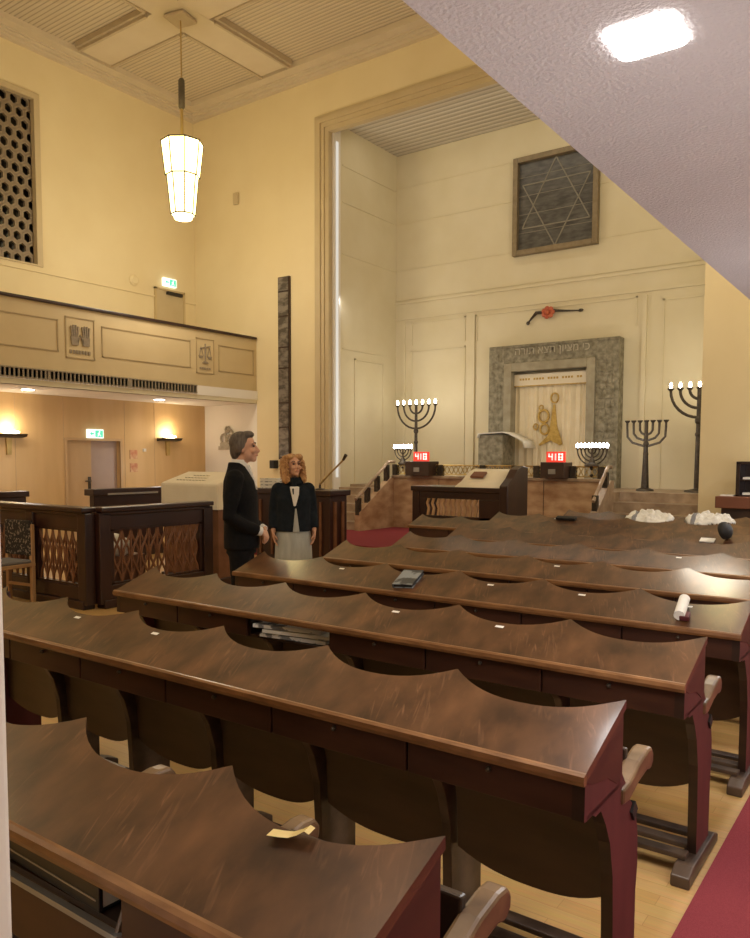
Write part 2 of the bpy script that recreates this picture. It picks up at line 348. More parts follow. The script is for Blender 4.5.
# relief 1: two raised hands with spread fingers over a line; relief 2: scales
r1 = MB(); cy = (7.55+8.10)/2
for sgn in (-1, 1):
    hc = cy+sgn*.105
    r1.prism([(hc-.06, 3.44), (hc+.06, 3.44), (hc+.075, 3.58), (hc-.075, 3.58)], 'x', XB, XB+.02)
    for k in range(4):
        a = (k-1.5)*.03; r1.prism([(hc+a-.012, 3.57), (hc+a+.012, 3.57), (hc+a*1.5+.012, 3.78-.02*abs(k-1.5)), (hc+a*1.5-.012, 3.78-.02*abs(k-1.5))], 'x', XB, XB+.022)
    r1.prism([(hc-sgn*.06, 3.47), (hc-sgn*.05, 3.52), (hc-sgn*.098, 3.62), (hc-sgn*.104, 3.6)], 'x', XB, XB+.02)
for k in range(7): r1.box(XB, XB+.012, cy-.2+k*.058, cy-.2+k*.058+.04, 3.30, 3.36)
r1.build('relief_hands', M['relief'], b, label='dark relief of two raised blessing hands')
r2 = MB(); cy = (10.34+10.80)/2
r2.tube([(XB+.01, cy, 3.42), (XB+.01, cy, 3.80)], .016, 6); r2.tube([(XB+.01, cy-.13, 3.70), (XB+.01, cy+.13, 3.76)], .012, 6)
for sgn in (-1, 1):
    r2.tube([(XB+.01, cy+sgn*.11, 3.73), (XB+.01, cy+sgn*.15, 3.56), (XB+.01, cy+sgn*.05, 3.56), (XB+.01, cy+sgn*.11, 3.73)], .006, 5)
    r2.prism([(cy+sgn*.11-.06, 3.56), (cy+sgn*.11+.06, 3.56), (cy+sgn*.11+.03, 3.51), (cy+sgn*.11-.03, 3.51)], 'x', XB, XB+.018)
r2.prism([(cy-.08, 3.42), (cy+.08, 3.42), (cy+.04, 3.46), (cy-.04, 3.46)], 'x', XB, XB+.018)
for k in range(5): r2.box(XB, XB+.012, cy-.14+k*.058, cy-.14+k*.058+.04, 3.30, 3.34)
r2.build('relief_scales', M['relief'], b, label='dark relief of a pair of scales')
wall('trim_3', M['cream'], (XB-.10, XB+.01, -5.5, YF-.01, 2.72, 2.98))
v = thing('vent_grille', 'long dark slatted vent strip below the left gallery parapet', 'vent', (XB+.02, 5.0, 2.83))
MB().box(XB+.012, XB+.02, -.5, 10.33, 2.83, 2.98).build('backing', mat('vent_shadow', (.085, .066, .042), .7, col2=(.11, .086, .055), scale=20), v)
sl = MB()
y = -.5
while y < 10.3: sl.box(XB+.02, XB+.04, y, y+.025, 2.835, 2.975); y += .075
for y in (2.0, 4.6, 7.2, 8.75): sl.box(XB+.02, XB+.042, y, y+.05, 2.835, 2.975)
sl.box(XB+.02, XB+.045, -.5, 10.33, 2.965, 2.985); sl.box(XB+.02, XB+.045, -.5, 10.33, 2.825, 2.84)
sl.build('slats', mat('vent_slat', (.25, .20, .135), .5, col2=(.30, .24, .165), scale=20), v)

# front wall with the alcove opening
wall('wall_front', M['yellow'], (XL-.3, -10.05, YF, YF+.3, 2.72, ZC+.2), (-10.05, XR+.3, YF, YF+.3, 8.12, ZC+.2), (AR, XR+.3, YF, YF+.3, 0, 8.12), (XB, -10.05, YF, YF+.3, 0, 2.72))
wall('wall_front_lower', M['white'], (XL-.3, XB, YF, YF+.3, 0, 2.72))
# casing of the opening: stepped moulding
cs = MB()
for k, (dx, dy) in enumerate(((.37, .05), (.30, .09), (.22, .06), (.13, .03))):
    cs.box(AL-dx, AL-dx+.09, YF-dy, YF+.1, 0.0, AT+dx-.32+.07)
    cs.box(AL-dx+.09, AR, YF-dy, YF+.1, AT-.32+dx-.02, AT-.32+dx+.07)
struct(cs.build('trim_4', M['casing']))
wall('trim_9', M['white'], (-10.05, AL, YF+.08, YF+.3, 0, AT+.05))
wall('wall_alcove_left', M['cream'], (AL-.2, AL, YF+.3, AY+.2, 0, AT))
wall('wall_alcove_right', M['cream'], (AR, AR+.2, YF+.3, AY+.2, 0, AT))
wall('wall_alcove_back', M['cream'], (AL-.2, AR+.2, AY, AY+.2, 0, AT+.1))
wall('ceiling_alcove', M['alcove_rib'], (AL-.2, AR+.2, YF+.1, AY+.2, AT, AT+.15))
wall('wall_right', M['yellow'], (XR, XR+.3, -5.5, YF+.3, 0, ZC+.2))
wall('wall_back', M['yellow'], (XL-.3, XR+.3, -5.8, -5.5, 0, ZC+.2))
# panel mouldings of the alcove
tm = MB()
for z, d, h in ((4.90, .035, .05), (4.98, .02, .025), (4.56, .03, .045), (5.62, .012, .02), (6.60, .012, .02), (7.35, .012, .02)):
    tm.box(AL, AR, AY-d, AY, z, z+h)
for x0, x1, z0, z1 in ((-9.28, -7.95, 1.06, 3.9), (-9.28, -7.95, 4.0, 4.5), (-4.0, -2.85, 1.06, 4.4), (-7.7, -4.45, 3.98, 4.5)):
    tm.box(x0, x0+.03, AY-.02, AY, z0, z1); tm.box(x1-.03, x1, AY-.02, AY, z0, z1); tm.box(x0, x1, AY-.02, AY, z1-.03, z1)
tm.box(-9.5, -9.42, AY-.04, AY, 1.06, 4.5); tm.box(-7.8, -7.72, AY-.05, AY, 1.06, 4.5); tm.box(-4.35, -4.27, AY-.05, AY, 1.06, 4.5)
for z in (3.75, 5.6, 6.6, 7.3): tm.box(AL, AL+.012, YF+.35, AY, z, z+.02)
for y in (12.75, 13.75): tm.box(AL, AL+.02, y, y+.03, 1.05, 3.6)
tm.box(AL, AL+.02, 12.75, 13.78, 3.57, 3.6)
struct(tm.build('trim_5', M['cream']))
# main ceiling
wall('ceiling', M['ceil_rib'], (XL-.3, XR+.3, -5.8, YF+.3, ZC+.12, ZC+.3))
bd = .42
cr = MB()
cr.box(XL, XL+bd, -5.5, YF, ZC+.02, ZC+.13); cr.box(XR-bd, XR, -5.5, YF, ZC+.02, ZC+.13); cr.box(XL+bd, XR-bd, YF-bd, YF, ZC+.02, ZC+.13); cr.box(XL+bd, XR-bd, -5.5, -5.5+bd, ZC+.02, ZC+.13)
for k, (w_, z0) in enumerate(((.10, -.10), (.17, -.05), (.22, .0))):
    cr.box(XL, XL+w_, -5.5, YF, ZC+z0, ZC+z0+.06); cr.box(XL+w_, XR-w_, YF-w_, YF, ZC+z0, ZC+z0+.06); cr.box(XR-w_, XR, -5.5, YF, ZC+z0, ZC+z0+.06); cr.box(XL+w_, XR-w_, -5.5, -5.5+w_, ZC+z0, ZC+z0+.06)
struct(cr.build('trim_6', M['ceil_flat']))
CHX, CHY = (-10.65, -2.3), (9.17, 1.6)
bm_ = MB(); bt = MB()
for cy in CHY:
    bm_.box(XL+.55, XR-.55, cy-.33, cy+.33, ZC+.0, ZC+.125)
    for e in (-1, 1):
        for k in (0, 1):
            y0 = cy+e*(.33+.05*k); y1 = y0+e*.05
            for xa, xb in ((XL+.55, CHX[0]-.45), (CHX[0]+.45, CHX[1]-.45), (CHX[1]+.45, XR-.55)):
                bt.box(xa, xb, min(y0, y1), max(y0, y1), ZC-.03+.05*k, ZC+.13)
for cx in CHX:
    bm_.box(cx-.33, cx+.33, -4.9, YF-.55, ZC-.002, ZC+.124)
    for e in (-1, 1):
        for k in (0, 1):
            x0 = cx+e*(.33+.05*k); x1 = x0+e*.05
            for ya, yb in ((-4.9, CHY[1]-.45), (CHY[1]+.45, CHY[0]-.45), (CHY[0]+.45, YF-.5)):
                bt.box(min(x0, x1), max(x0, x1), ya, yb, ZC-.03+.05*k, ZC+.13)
struct(bm_.build('trim_7', M['ceil_flat'])); struct(bt.build('trim_8', M['batten']))

# right gallery over the camera
XS = -1.19
wall('ceiling_right_soffit', M['soffit'], (XS, XR, -5.5, YF, 2.80, 2.95))
wall('balcony_right_parapet', M['parapet'], (XS, XS+.14, -5.5, YF, 2.95, 4.08))
wall('wall_right_gallery', M['yellow'], (XS+.14, XR, -5.5, -5.4, 2.95, 4.0))
cl = MB().box(-1.52, -1.19, .33, .652, 0, 2.80); struct(cl.build('column', M['white'], bevel=.01))

# ------------------------------------------------------------------ stage
st = MB()
st.box(AL, AR, 12.62, AY, 0, 1.05); st.box(-8.2, -4.15, YF+.12, 12.62, 0, 1.05)
st.box(-4.15, AR, 12.25, 12.62, 0, .90); st.box(-4.15, AR, 11.95, 12.25, 0, .74)
struct(st.build('floor_stage', M['step_stone']))
ss = MB()
for k in range(5): ss.box(AL, -8.3, 11.05+.3*k, 12.62, .3, .3+.14*(k+1))
solo(ss, 'stone_steps', M['step_stone'], 'pale brown stone steps climbing to the left side of the ark stage', 'stairs')
pw = thing('stage_parapet', 'polished brown marble parapet along the stage in front of the ark', 'parapet', (-6.2, YF, .3))
MB().box(-8.2, -4.2, YF, YF+.12, .3, 1.22).build('marble_slab', M['marble'], pw)
cp = MB(); cp.box(-8.22, -4.18, YF-.03, YF+.15, 1.22, 1.27); cp.build('coping', M['step_stone'], pw, bevel=.008)
for x in (-7.2, -6.2, -5.2): MB().box(x-.004, x+.004, YF-.004, YF, .3, 1.22).build('joint', M['brown_box'], pw)
rl = thing('stage_railing', 'low bronze fretwork railing standing on the marble parapet', 'railing', (-6.2, YF+.06, 1.27))
fm = MB()
for x in (-8.18, -7.2, -6.35, -5.75, -5.35, -4.72, -4.26): MB().box(x-.05, x+.05, YF+.02, YF+.10, 1.27, 1.47).build('post', M['bronze'], rl)
fw_ = MB(); fw_.tube([(-8.2, YF+.06, 1.46), (-4.2, YF+.06, 1.46)], .014, 6); fw_.tube([(-8.2, YF+.06, 1.30), (-4.2, YF+.06, 1.30)], .01, 6)
x = -8.15
while x < -4.3:
    fw_.tube([(x, YF+.06, 1.30), (x+.09, YF+.06, 1.46)], .008, 5); fw_.tube([(x+.09, YF+.06, 1.30), (x, YF+.06, 1.46)], .008, 5); x += .09
fw_.build('fretwork', M['brass'], rl)
# stair balustrade on the left, sloping
sb = thing('stair_balustrade', 'sloping stone balustrade with dark posts beside the left stage steps', 'balustrade', (-8.24, 11.3, .3))
MB().prism([(10.95, .3), (12.05, .3), (12.05, 1.22), (11.9, 1.22), (10.95, .62)], 'x', -8.30, -8.18).build('stone_panel', M['marble'], sb)
hr = MB(); hr.tube([(-8.24, 10.9, .86), (-8.24, 11.92, 1.52), (-8.24, 12.1, 1.52)], .03, 8); hr.build('handrail', M['step_stone'], sb)
for yy, zz in ((10.98, .6), (11.25, .78), (11.55, .98), (11.85, 1.18)):
    MB().box(-8.28, -8.2, yy-.04, yy+.04, zz-.02, zz+.28).build('post', M['bronze'], sb)
sb2 = thing('stair_balustrade', 'short sloping stone balustrade at the right end of the marble parapet', 'balustrade', (-4.15, 11.7, .3))
MB().prism([(11.35, 0), (12.1, 0), (12.1, 1.25), (11.95, 1.25), (11.35, .78)], 'x', -4.17, -4.07).build('stone_panel', M['step_stone'], sb2)
h2 = MB(); h2.tube([(-4.12, 11.33, .95), (-4.12, 11.95, 1.46), (-4.12, 12.1, 1.46)], .03, 8); h2.build('handrail', M['step_stone'], sb2)
for yy, zz in ((11.42, .8), (11.85, 1.14)): MB().box(-4.16, -4.08, yy-.04, yy+.04, zz, zz+.24).build('post', M['bronze'], sb2)

# ------------------------------------------------------------------ the ark
AF = 14.0
ark = thing('ark_portal', 'carved grey stone portal framing the cream ark curtain', 'ark', (-5.94, AF, 1.05))
x0, x1, xi0, xi1, z0, z1, zi = -7.27, -4.67, -6.77, -5.26, 1.05, 3.78, 3.27
a = MB(); a.box(x0, xi0-.16, AF, AY, z0, z1); a.box(xi1+.16, x1, AF, AY, z0, z1); a.box(xi0-.16, xi1+.16, AF, AY, zi+.16, z1)
a.build('carved_surround', M['stone'], ark, bevel=.01)
a = MB(); a.box(xi0-.16, xi0, AF-.04, AY, z0, zi+.16); a.box(xi1, xi1+.16, AF-.04, AY, z0, zi+.16); a.box(xi0, xi1, AF-.04, AY, zi, zi+.16)
a.build('inner_surround', M['stone_flat'], ark, bevel=.01)
# carved relief blocks over the frame
cv = MB(); rnd = random.Random(3)
for side in (0, 1):
    xa, xb = (x0+.06, xi0-.22) if side == 0 else (xi1+.22, x1-.06)
    zz = z0+.12
    while zz < z1-.3:
        h = rnd.uniform(.10, .24); xx = xa
        while xx < xb-.05:
            w_ = min(rnd.uniform(.08, .2), xb-xx)
            if rnd.random() < .75: cv.box(xx+.01, xx+w_-.01, AF-.014, AF, zz+.01, zz+h-.01)
            xx += w_
        zz += h
cv.box(x0+.04, x1-.04, AF-.02, AF, z1-.05, z1-.02)
cv.build('carving', M['stone'], ark, bevel=.004)
cu = MB(); n = 60; vs = []; fs = []
for i in range(n+1):
    x = xi0+.005+(xi1-xi0-.01)*i/n; y = AY-.09+.018*math.sin(i*1.05)+.008*math.sin(i*2.7)
    vs += [(x, y, 1.05), (x, y, 3.02)]
for i in range(n): fs.append((2*i, 2*i+2, 2*i+3, 2*i+1))
cu.add(vs, fs); cu.build('curtain', M['curtain'], ark, smooth=True)
MB().box(xi0+.002, xi1-.002, AY-.16, AY-.12, 2.98, 3.22).build('valance', M['cloth'], ark, bevel=.01)
va = MB()
va.box(xi0+.01, xi1-.01, AY-.165, AY-.159, 2.98, 3.0)
for k in range(22):
    if k % 5 != 4: va.box(xi0+.12+k*.058, xi0+.12+k*.058+.04, AY-.164, AY-.159, 3.10, 3.14)
va.build('valance_border', M['gold'], ark)
# gold emblem on the curtain: broad-footed pillar with scrolls and a ring on top
ge = MB(); gy0, gy1 = AY-.135, AY-.12; gx = -5.98
ge.prism([(gx+.02, 2.62), (gx+.06, 2.62), (gx+.11, 2.2), (gx+.22, 1.86), (gx+.16, 1.84), (gx-.02, 1.93), (gx-.24, 1.83), (gx-.26, 1.86), (gx-.08, 2.02), (gx-.03, 2.25)], 'y', gy0, gy1)
for cx, cz, r, tw in ((gx+.05, 2.74, .09, .018), (gx-.17, 2.40, .12, .026), (gx-.15, 2.15, .10, .022), (gx-.33, 2.20, .055, .016), (gx-.22, 2.56, .05, .014)):
    ge.tube([(cx+r*math.cos(th)*.85, gy0, cz+r*math.sin(th)) for th in [2*PI*k/14 for k in range(15)]], tw, 5)
ge.build('gold_emblem', M['gold'], ark)
# Hebrew inscription over the portal
def text_mesh(s, size, depth):
    cu_ = bpy.data.curves.new('t', 'FONT'); cu_.body = s; cu_.size = size; cu_.extrude = depth; cu_.align_x = 'CENTER'; cu_.align_y = 'CENTER'
    ob = bpy.data.objects.new('t', cu_); COL.objects.link(ob)
    bpy.context.view_layer.update()
    me = bpy.data.meshes.new_from_object(ob.evaluated_get(bpy.context.evaluated_depsgraph_get()))
    bpy.data.objects.remove(ob); bpy.data.curves.remove(cu_); return me
heb = '\u05db\u05d9 \u05de\u05e6\u05d9\u05d5\u05df \u05ea\u05e6\u05d0 \u05ea\u05d5\u05e8\u05d4'
me = text_mesh(heb[::-1], .20, .008); me.materials.clear(); me.materials.append(mat('inscription', (.46, .42, .33), .7, col2=(.52, .47, .37), scale=10))
ins = bpy.data.objects.new('inscription', me); COL.objects.link(ins); ins.parent = ark; ins.location = (-.02, -.012, zi+.375-1.05); ins.rotation_euler = (PI/2, 0, 0)
# cloth-covered stone shelf at the ark's left side
pd = MB(); pd.box(-7.25, -6.72, 13.55, 13.99, 1.05, 2.04); pd.box(-7.29, -6.68, 13.51, 13.99, 1.05, 1.14); pd.box(-7.29, -6.68, 13.51, 13.99, 1.40, 1.46)
solo(pd, 'stone_pedestal', M['stone'], 'grey carved stone pedestal at the left foot of the ark portal', 'pedestal', bevel=.01)
cb = MB(); vs = []; fs = []
prof = [(-7.34, 1.80), (-7.32, 1.885), (-7.0, 1.90), (-6.80, 1.91), (-6.66, 1.875), (-6.5, 1.80), (-6.36, 1.72), (-6.33, 1.60)]
prof = [(x+.10, z+.185) for x, z in prof]
for (x, z) in prof: vs += [(x, 13.47, z), (x, 13.97, z+.0)]
for i in range(len(prof)-1): fs.append((2*i, 2*i+2, 2*i+3, 2*i+1))
cb.add(vs, fs); o = solo(cb, 'pedestal_cloth', M['white_cloth'], 'white cloth draped over the stone pedestal left of the ark', 'cloth', smooth=True)
sdm = o.modifiers.new('s', 'SOLIDIFY'); sdm.thickness = .02

# alcove window with star
w2 = struct(bpy.data.objects.new('window_2', None)); COL.objects.link(w2); w2.location = (-6.02, AY, 5.5)
wx0, wx1, wz0, wz1 = -6.88, -5.18, 5.52, 7.37
MB().box(wx0+.09, wx1-.09, AY-.035, AY-.005, wz0+.09, wz1-.09).build('pane', M['glass_dark'], w2)
fr = MB()
for q in ((wx0, wx0+.1, wz0, wz1), (wx1-.1, wx1, wz0, wz1), (wx0+.1, wx1-.1, wz0, wz0+.1), (wx0+.1, wx1-.1, wz1-.1, wz1)): fr.box(q[0], q[1], AY-.13, AY-.005, q[2], q[3])
fr.build('window_frame', M['frame_bronze'], w2, bevel=.01)
ld = MB(); cx, cz, R = (wx0+wx1)/2, (wz0+wz1)/2, .78
for s0 in (PI/2, -PI/2):
    tri = [(cx+R*math.cos(s0+2*PI*k/3), AY-.04, cz+R*math.sin(s0+2*PI*k/3)*1.05) for k in range(3)]
    for k in range(3): ld.tube([tri[k], tri[(k+1) % 3]], .014, 5)
for z in (5.95, 6.3, 6.65, 7.0): ld.tube([(wx0+.1, AY-.037, z), (wx1-.1, AY-.037, z)], .006, 4)
ld.build('leading', M['lead'], w2)

# eternal light: red ornament with arms above the ark
el = thing('eternal_light', 'red ornamental hanging light with two bronze arms above the ark portal', 'lamp', (-6.12, AY, 4.25))
ex, ez = -6.12, 4.37
rd = MB()
for k in range(7):
    th = 2*PI*k/7; rd.ell((ex+.085*math.cos(th), AY-.09, ez+.075*math.sin(th)), (.055, .04, .05), 8, 6)
rd.ell((ex, AY-.13, ez), (.05, .05, .05), 8, 6); rd.build('red_bowl', M['red'], el, smooth=True)
am = MB(); am.tube([(ex-.1, AY-.06, ez+.02), (ex-.25, AY-.06, ez+.02), (ex-.36, AY-.06, ez-.09), (ex-.43, AY-.06, ez-.17)], [.03, .035, .02, .012], 6)
am.ell((ex-.42, AY-.06, ez-.16), (.04, .03, .04), 8, 6)
am.tube([(ex+.1, AY-.06, ez+.03), (ex+.35, AY-.06, ez+.0), (ex+.62, AY-.06, ez-.02)], [.03, .02, .012], 6); am.ell((ex+.64, AY-.06, ez-.02), (.055, .03, .03), 8, 6)
am.build('arm', M['bronze'], el, smooth=True)

# ------------------------------------------------------------------ menorahs
def menorah(label, loc, height, span, n_arms, base_h=0.0, arm_z=None, r=.022, lit=None, square=False, candle=.1, group=None, name='menorah', glow=7):
    t = thing(name, label, 'menorah', loc, 0, group)
    k = (n_arms-1)//2; top = height
    az = arm_z if arm_z else height-span*.5-.05
    st_ = MB(); st_.tube([(0, 0, 0), (0, 0, height-span*.55), (0, 0, top)], [r*(2.6 if square else 1.5), r*1.2, r*1.1], 10)
    st_.lathe([(.16*span/.8+.02, 0), (.15*span/.8+.02, .03), (.05, .06), (.04, .1), (r, .14)], seg=14)
    st_.ell((0, 0, az), (r*2, r*2, r*2.4), 8, 6); st_.ell((0, 0, az-span*.25), (r*1.8, r*1.8, r*1.6), 8, 6)
    st_.build('stem', M['bronze'], t, smooth=True, world=False)
    tops = [(0, 0, top)]
    for i in range(1, k+1):
        w_ = span*.5*i/k
        for sg in (-1, 1):
            if square: pts = [(0, 0, top-w_*.9-.12), (sg*w_*.7, 0, top-w_*.75-.1), (sg*w_*.97, 0, top-w_*.5-.08), (sg*w_, 0, top-.25*w_), (sg*w_, 0, top)]
            else: pts = [(sg*w_*math.sin(a_), 0, top-w_*math.cos(a_)) for a_ in [PI/2*j/8 for j in range(9)]]
            MB().tube(pts, r*.75, 7).build('branch', M['bronze'], t, smooth=True, world=False)
            tops.append((sg*w_, 0, top))
    for (x, y, z) in tops: MB().lathe([(r*.8, z-.01), (r*1.7, z+.02), (r*1.7, z+.035), (r*.6, z+.035)], (x, y, 0), 8).build('candle_cup', M['bronze'], t, world=False)
    if lit:
        for (x, y, z) in tops:
            if lit == 'flame': MB().lathe([(.012, z+.03), (.022, z+.06), (.026, z+.085), (.01, z+.125)], (x, y, 0), 8).build('candle_bulb', M['flame'], t, smooth=True, world=False)
            else: MB().lathe([(.014, z+.03), (.024, z+.045), (.024, z+.09), (.008, z+.105)], (x, y, 0), 8).build('candle_bulb', M['flame_cool'], t, smooth=True, world=False)
    if lit:
        l = bpy.data.lights.new('menorah_glow', 'POINT'); l.energy = glow; l.color = (1, .92, .76); l.shadow_soft_size = span*.4
        lo = bpy.data.objects.new('menorah_glow', l); COL.objects.link(lo); lo.parent = t; lo.location = (0, -.1, height+.25)
    return t
menorah('tall slim seven-armed menorah with lit bulbs at the left side of the stage', (-8.53, 13.3, 1.05), 1.58, .90, 7, lit='flame', r=.026)
menorah('small menorah with white bulbs on the stage railing corner at left', (-8.02, 12.06, 1.47), .26, .36, 7, lit='cool', r=.014)
menorah('dark unlit seven-armed candelabrum with squared arms right of the ark portal', (-3.95, 13.3, 1.05), 1.15, .64, 7, square=True, r=.026)
menorah('tallest menorah with lit bulbs half hidden behind the yellow wall at right', (-3.12, 13.3, 1.05), 1.66, .90, 7, lit='flame', r=.032)
menorah('small glaring electric menorah on the stage railing before the ark portal', (-4.42, 12.06, 1.47), .26, .48, 9, lit='cool', r=.016)

# two dark boxes with red illuminated number signs
def sign_box(x, wd, lab1, lab2):
    mb = MB(); mb.box(x-wd/2, x+wd/2, YF-.2, YF+.16, 1.18+.09, 1.53)
    bx = thing('reading_box', lab1, 'box', (x, YF-.02, 1.27))
    mb.build('case', M['brown_box'], bx, bevel=.008)
    MB().box(x-.06, x+.06, YF-.21, YF-.2, 1.34, 1.42).build('front_plate', M['grey_metal'], bx)
    s_ = thing('number_sign', lab2, 'sign', (x, YF-.05, 1.53))
    MB().box(x-.16, x+.16, YF-.06, YF-.02, 1.53, 1.70).build('sign_plate', M['red_sign'], s_, bevel=.005)
    c = MB(); y0, y1 = YF-.066, YF-.06
    c.box(x-.12, x-.10, y0, y1, 1.62, 1.67); c.box(x-.12, x-.05, y0, y1, 1.61, 1.63); c.box(x-.065, x-.045, y0, y1, 1.56, 1.67)   # 4
    c.box(x-.01, x+.012, y0, y1, 1.56, 1.67)                                                                              # 1
    for q in ((.05, .07, 1.56, 1.67), (.105, .125, 1.56, 1.67), (.05, .125, 1.65, 1.67), (.05, .125, 1.605, 1.62), (.05, .125, 1.56, 1.578)): c.box(x+q[0], x+q[1], y0, y1, q[2], q[3])
    c.build('digits', M['sign_white'], s_)
sign_box(-7.55, .50, 'dark box on the parapet behind the reading lectern', 'red lit sign on the left dark box behind the lectern')
sign_box(-4.98, .40, 'dark brown box on the parapet before the ark curtain', 'red lit sign on the dark box before the ark curtain')

# ------------------------------------------------------------------ benches
PITCH = .545; XE = -.69; DEP = .305; ZN, ZF = .80, .910; SL = (ZF-ZN)/DEP
cache = {}
def cached(key, name, m, fn, parent, smooth=False, bevel=0.0, loc=(0, 0, 0)):
    if key not in cache:
        mb = MB(); fn(mb); o = mb.build(name, m, parent, smooth, bevel, world=False); cache[key] = o; o.location = loc
        return o
    o = cache[key].copy(); COL.objects.link(o); o.parent = parent; o.name = name; o.location = loc
    for k in list(o.keys()):
        if k == 'label': del o['label']
    return o
def scallop_outline(n):
    # outline (x from right 0 to left -n*PITCH), far edge with one cut-out per seat
    pts = [(0.005, 0.0)]
    far = []
    for k in range(n):
        xr = -k*PITCH
        for j in range(17):
            u = j/16
            dpt = .098*(1-abs(2*u-1)**2.3)
            far.append((xr-u*PITCH + (.005 if (k == 0 and j == 0) else 0), DEP+.008-dpt))
    return pts, far
def desktop(mb, n):
    _, far = scallop_outline(n)
    seen = []; 
    for p in far:
        if not seen or abs(p[0]-seen[-1][0]) > 1e-5: seen.append(p)
    th = .026; vs = []; m = len(seen)
    for (x, y) in seen:
        for yy in (0.0, y):
            z = ZN+SL*yy; vs += [(x, yy, z), (x, yy, z-th)]
    fs = []
    for i in range(m-1):
        a_, b2 = 4*i, 4*i+4
        fs += [(a_, b2, b2+2, a_+2), (a_+1, a_+3, b2+3, b2+1), (a_+2, b2+2, b2+3, a_+3), (a_, a_+1, b2+1, b2)]
    fs += [(0, 2, 3, 1), (4*m-4, 4*m-3, 4*m-1, 4*m-2)]
    mb.add(vs, fs)
END = [(.012, .772), (.010, .668), (.03, .664), (.05, .676), (.095, .652), (.135, .652), (.175, .60), (.215, .53), (.245, .42), (.255, .28), (.262, .05), (.462, .05), (.462, .28), (.475, .36), (.468, .46), (.45, .52), (.41, .572), (.365, .61), (.34, .66), (.305, .70), (.305, .888)]
LEG = [(.10, .66), (.175, .60), (.215, .53), (.245, .42), (.255, .28), (.262, .05), (.462, .05), (.462, .28), (.475, .36), (.468, .46), (.45, .52), (.41, .572), (.365, .61), (.34, .66)]
def end_geo(mb):
    mb.prism(END, 'x', -.034, .0)
    mb.mi = [0 if i < 2 else 1 for i in range(len(mb.f))]
def end_shade_geo(mb):  # thin dark sheet standing for the shade under the desk overhang
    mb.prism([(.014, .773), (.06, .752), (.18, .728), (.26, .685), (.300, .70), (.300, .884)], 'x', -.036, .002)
def arm_geo(mb):
    prof = [(.30, .605), (.36, .60), (.45, .625), (.53, .635), (.565, .625), (.59, .645), (.592, .675), (.57, .70), (.53, .703), (.45, .69), (.36, .66), (.30, .655)]
    mb.prism(prof, 'x', -.026, .026)
def board_geo(mb):
    # rounded-bottom curved back board between two supports, 17 columns
    w = PITCH-.05; n = 16; vs = []; fs = []
    for i in range(n+1):
        u = i/n*2-1; x = -PITCH/2+u*w/2
        zb = .268+.07*abs(u)**2.4
        yb = .262+.03*(1-u*u)
        for z, dy in ((zb, .02), (.50, .01), (.66, -.03)):
            vs += [(x, yb+dy, z), (x, yb+dy+.022, z)]
    for i in range(n):
        a_, c = 6*i, 6*i+6
        for j in (0, 2):
            fs += [(a_+j, a_+j+2, c+j+2, c+j), (a_+j+1, c+j+1, c+j+3, a_+j+3)]
        fs += [(a_, c, c+1, a_+1), (a_+4, a_+5, c+5, c+4)]
    for a_ in (0, 6*n):
        for j in (0, 2): fs.append((a_+j, a_+j+1, a_+j+3, a_+j+2))
    mb.add(vs, fs)
def seat_geo(mb):
    w = PITCH-.07; poly = [(-PITCH/2-w/2, .44), (-PITCH/2-w*.3, .405), (-PITCH/2, .395), (-PITCH/2+w*.3, .405), (-PITCH/2+w/2, .44), (-PITCH/2+w/2, .72), (-PITCH/2-w/2, .72)]
    R = Matrix.Translation((0, .43, .44)) @ Matrix.Rotation(-.10, 4, 'X') @ Matrix.Translation((0, 0, -.44))
    mb.prism(poly, 'y', -.012, .014, R)
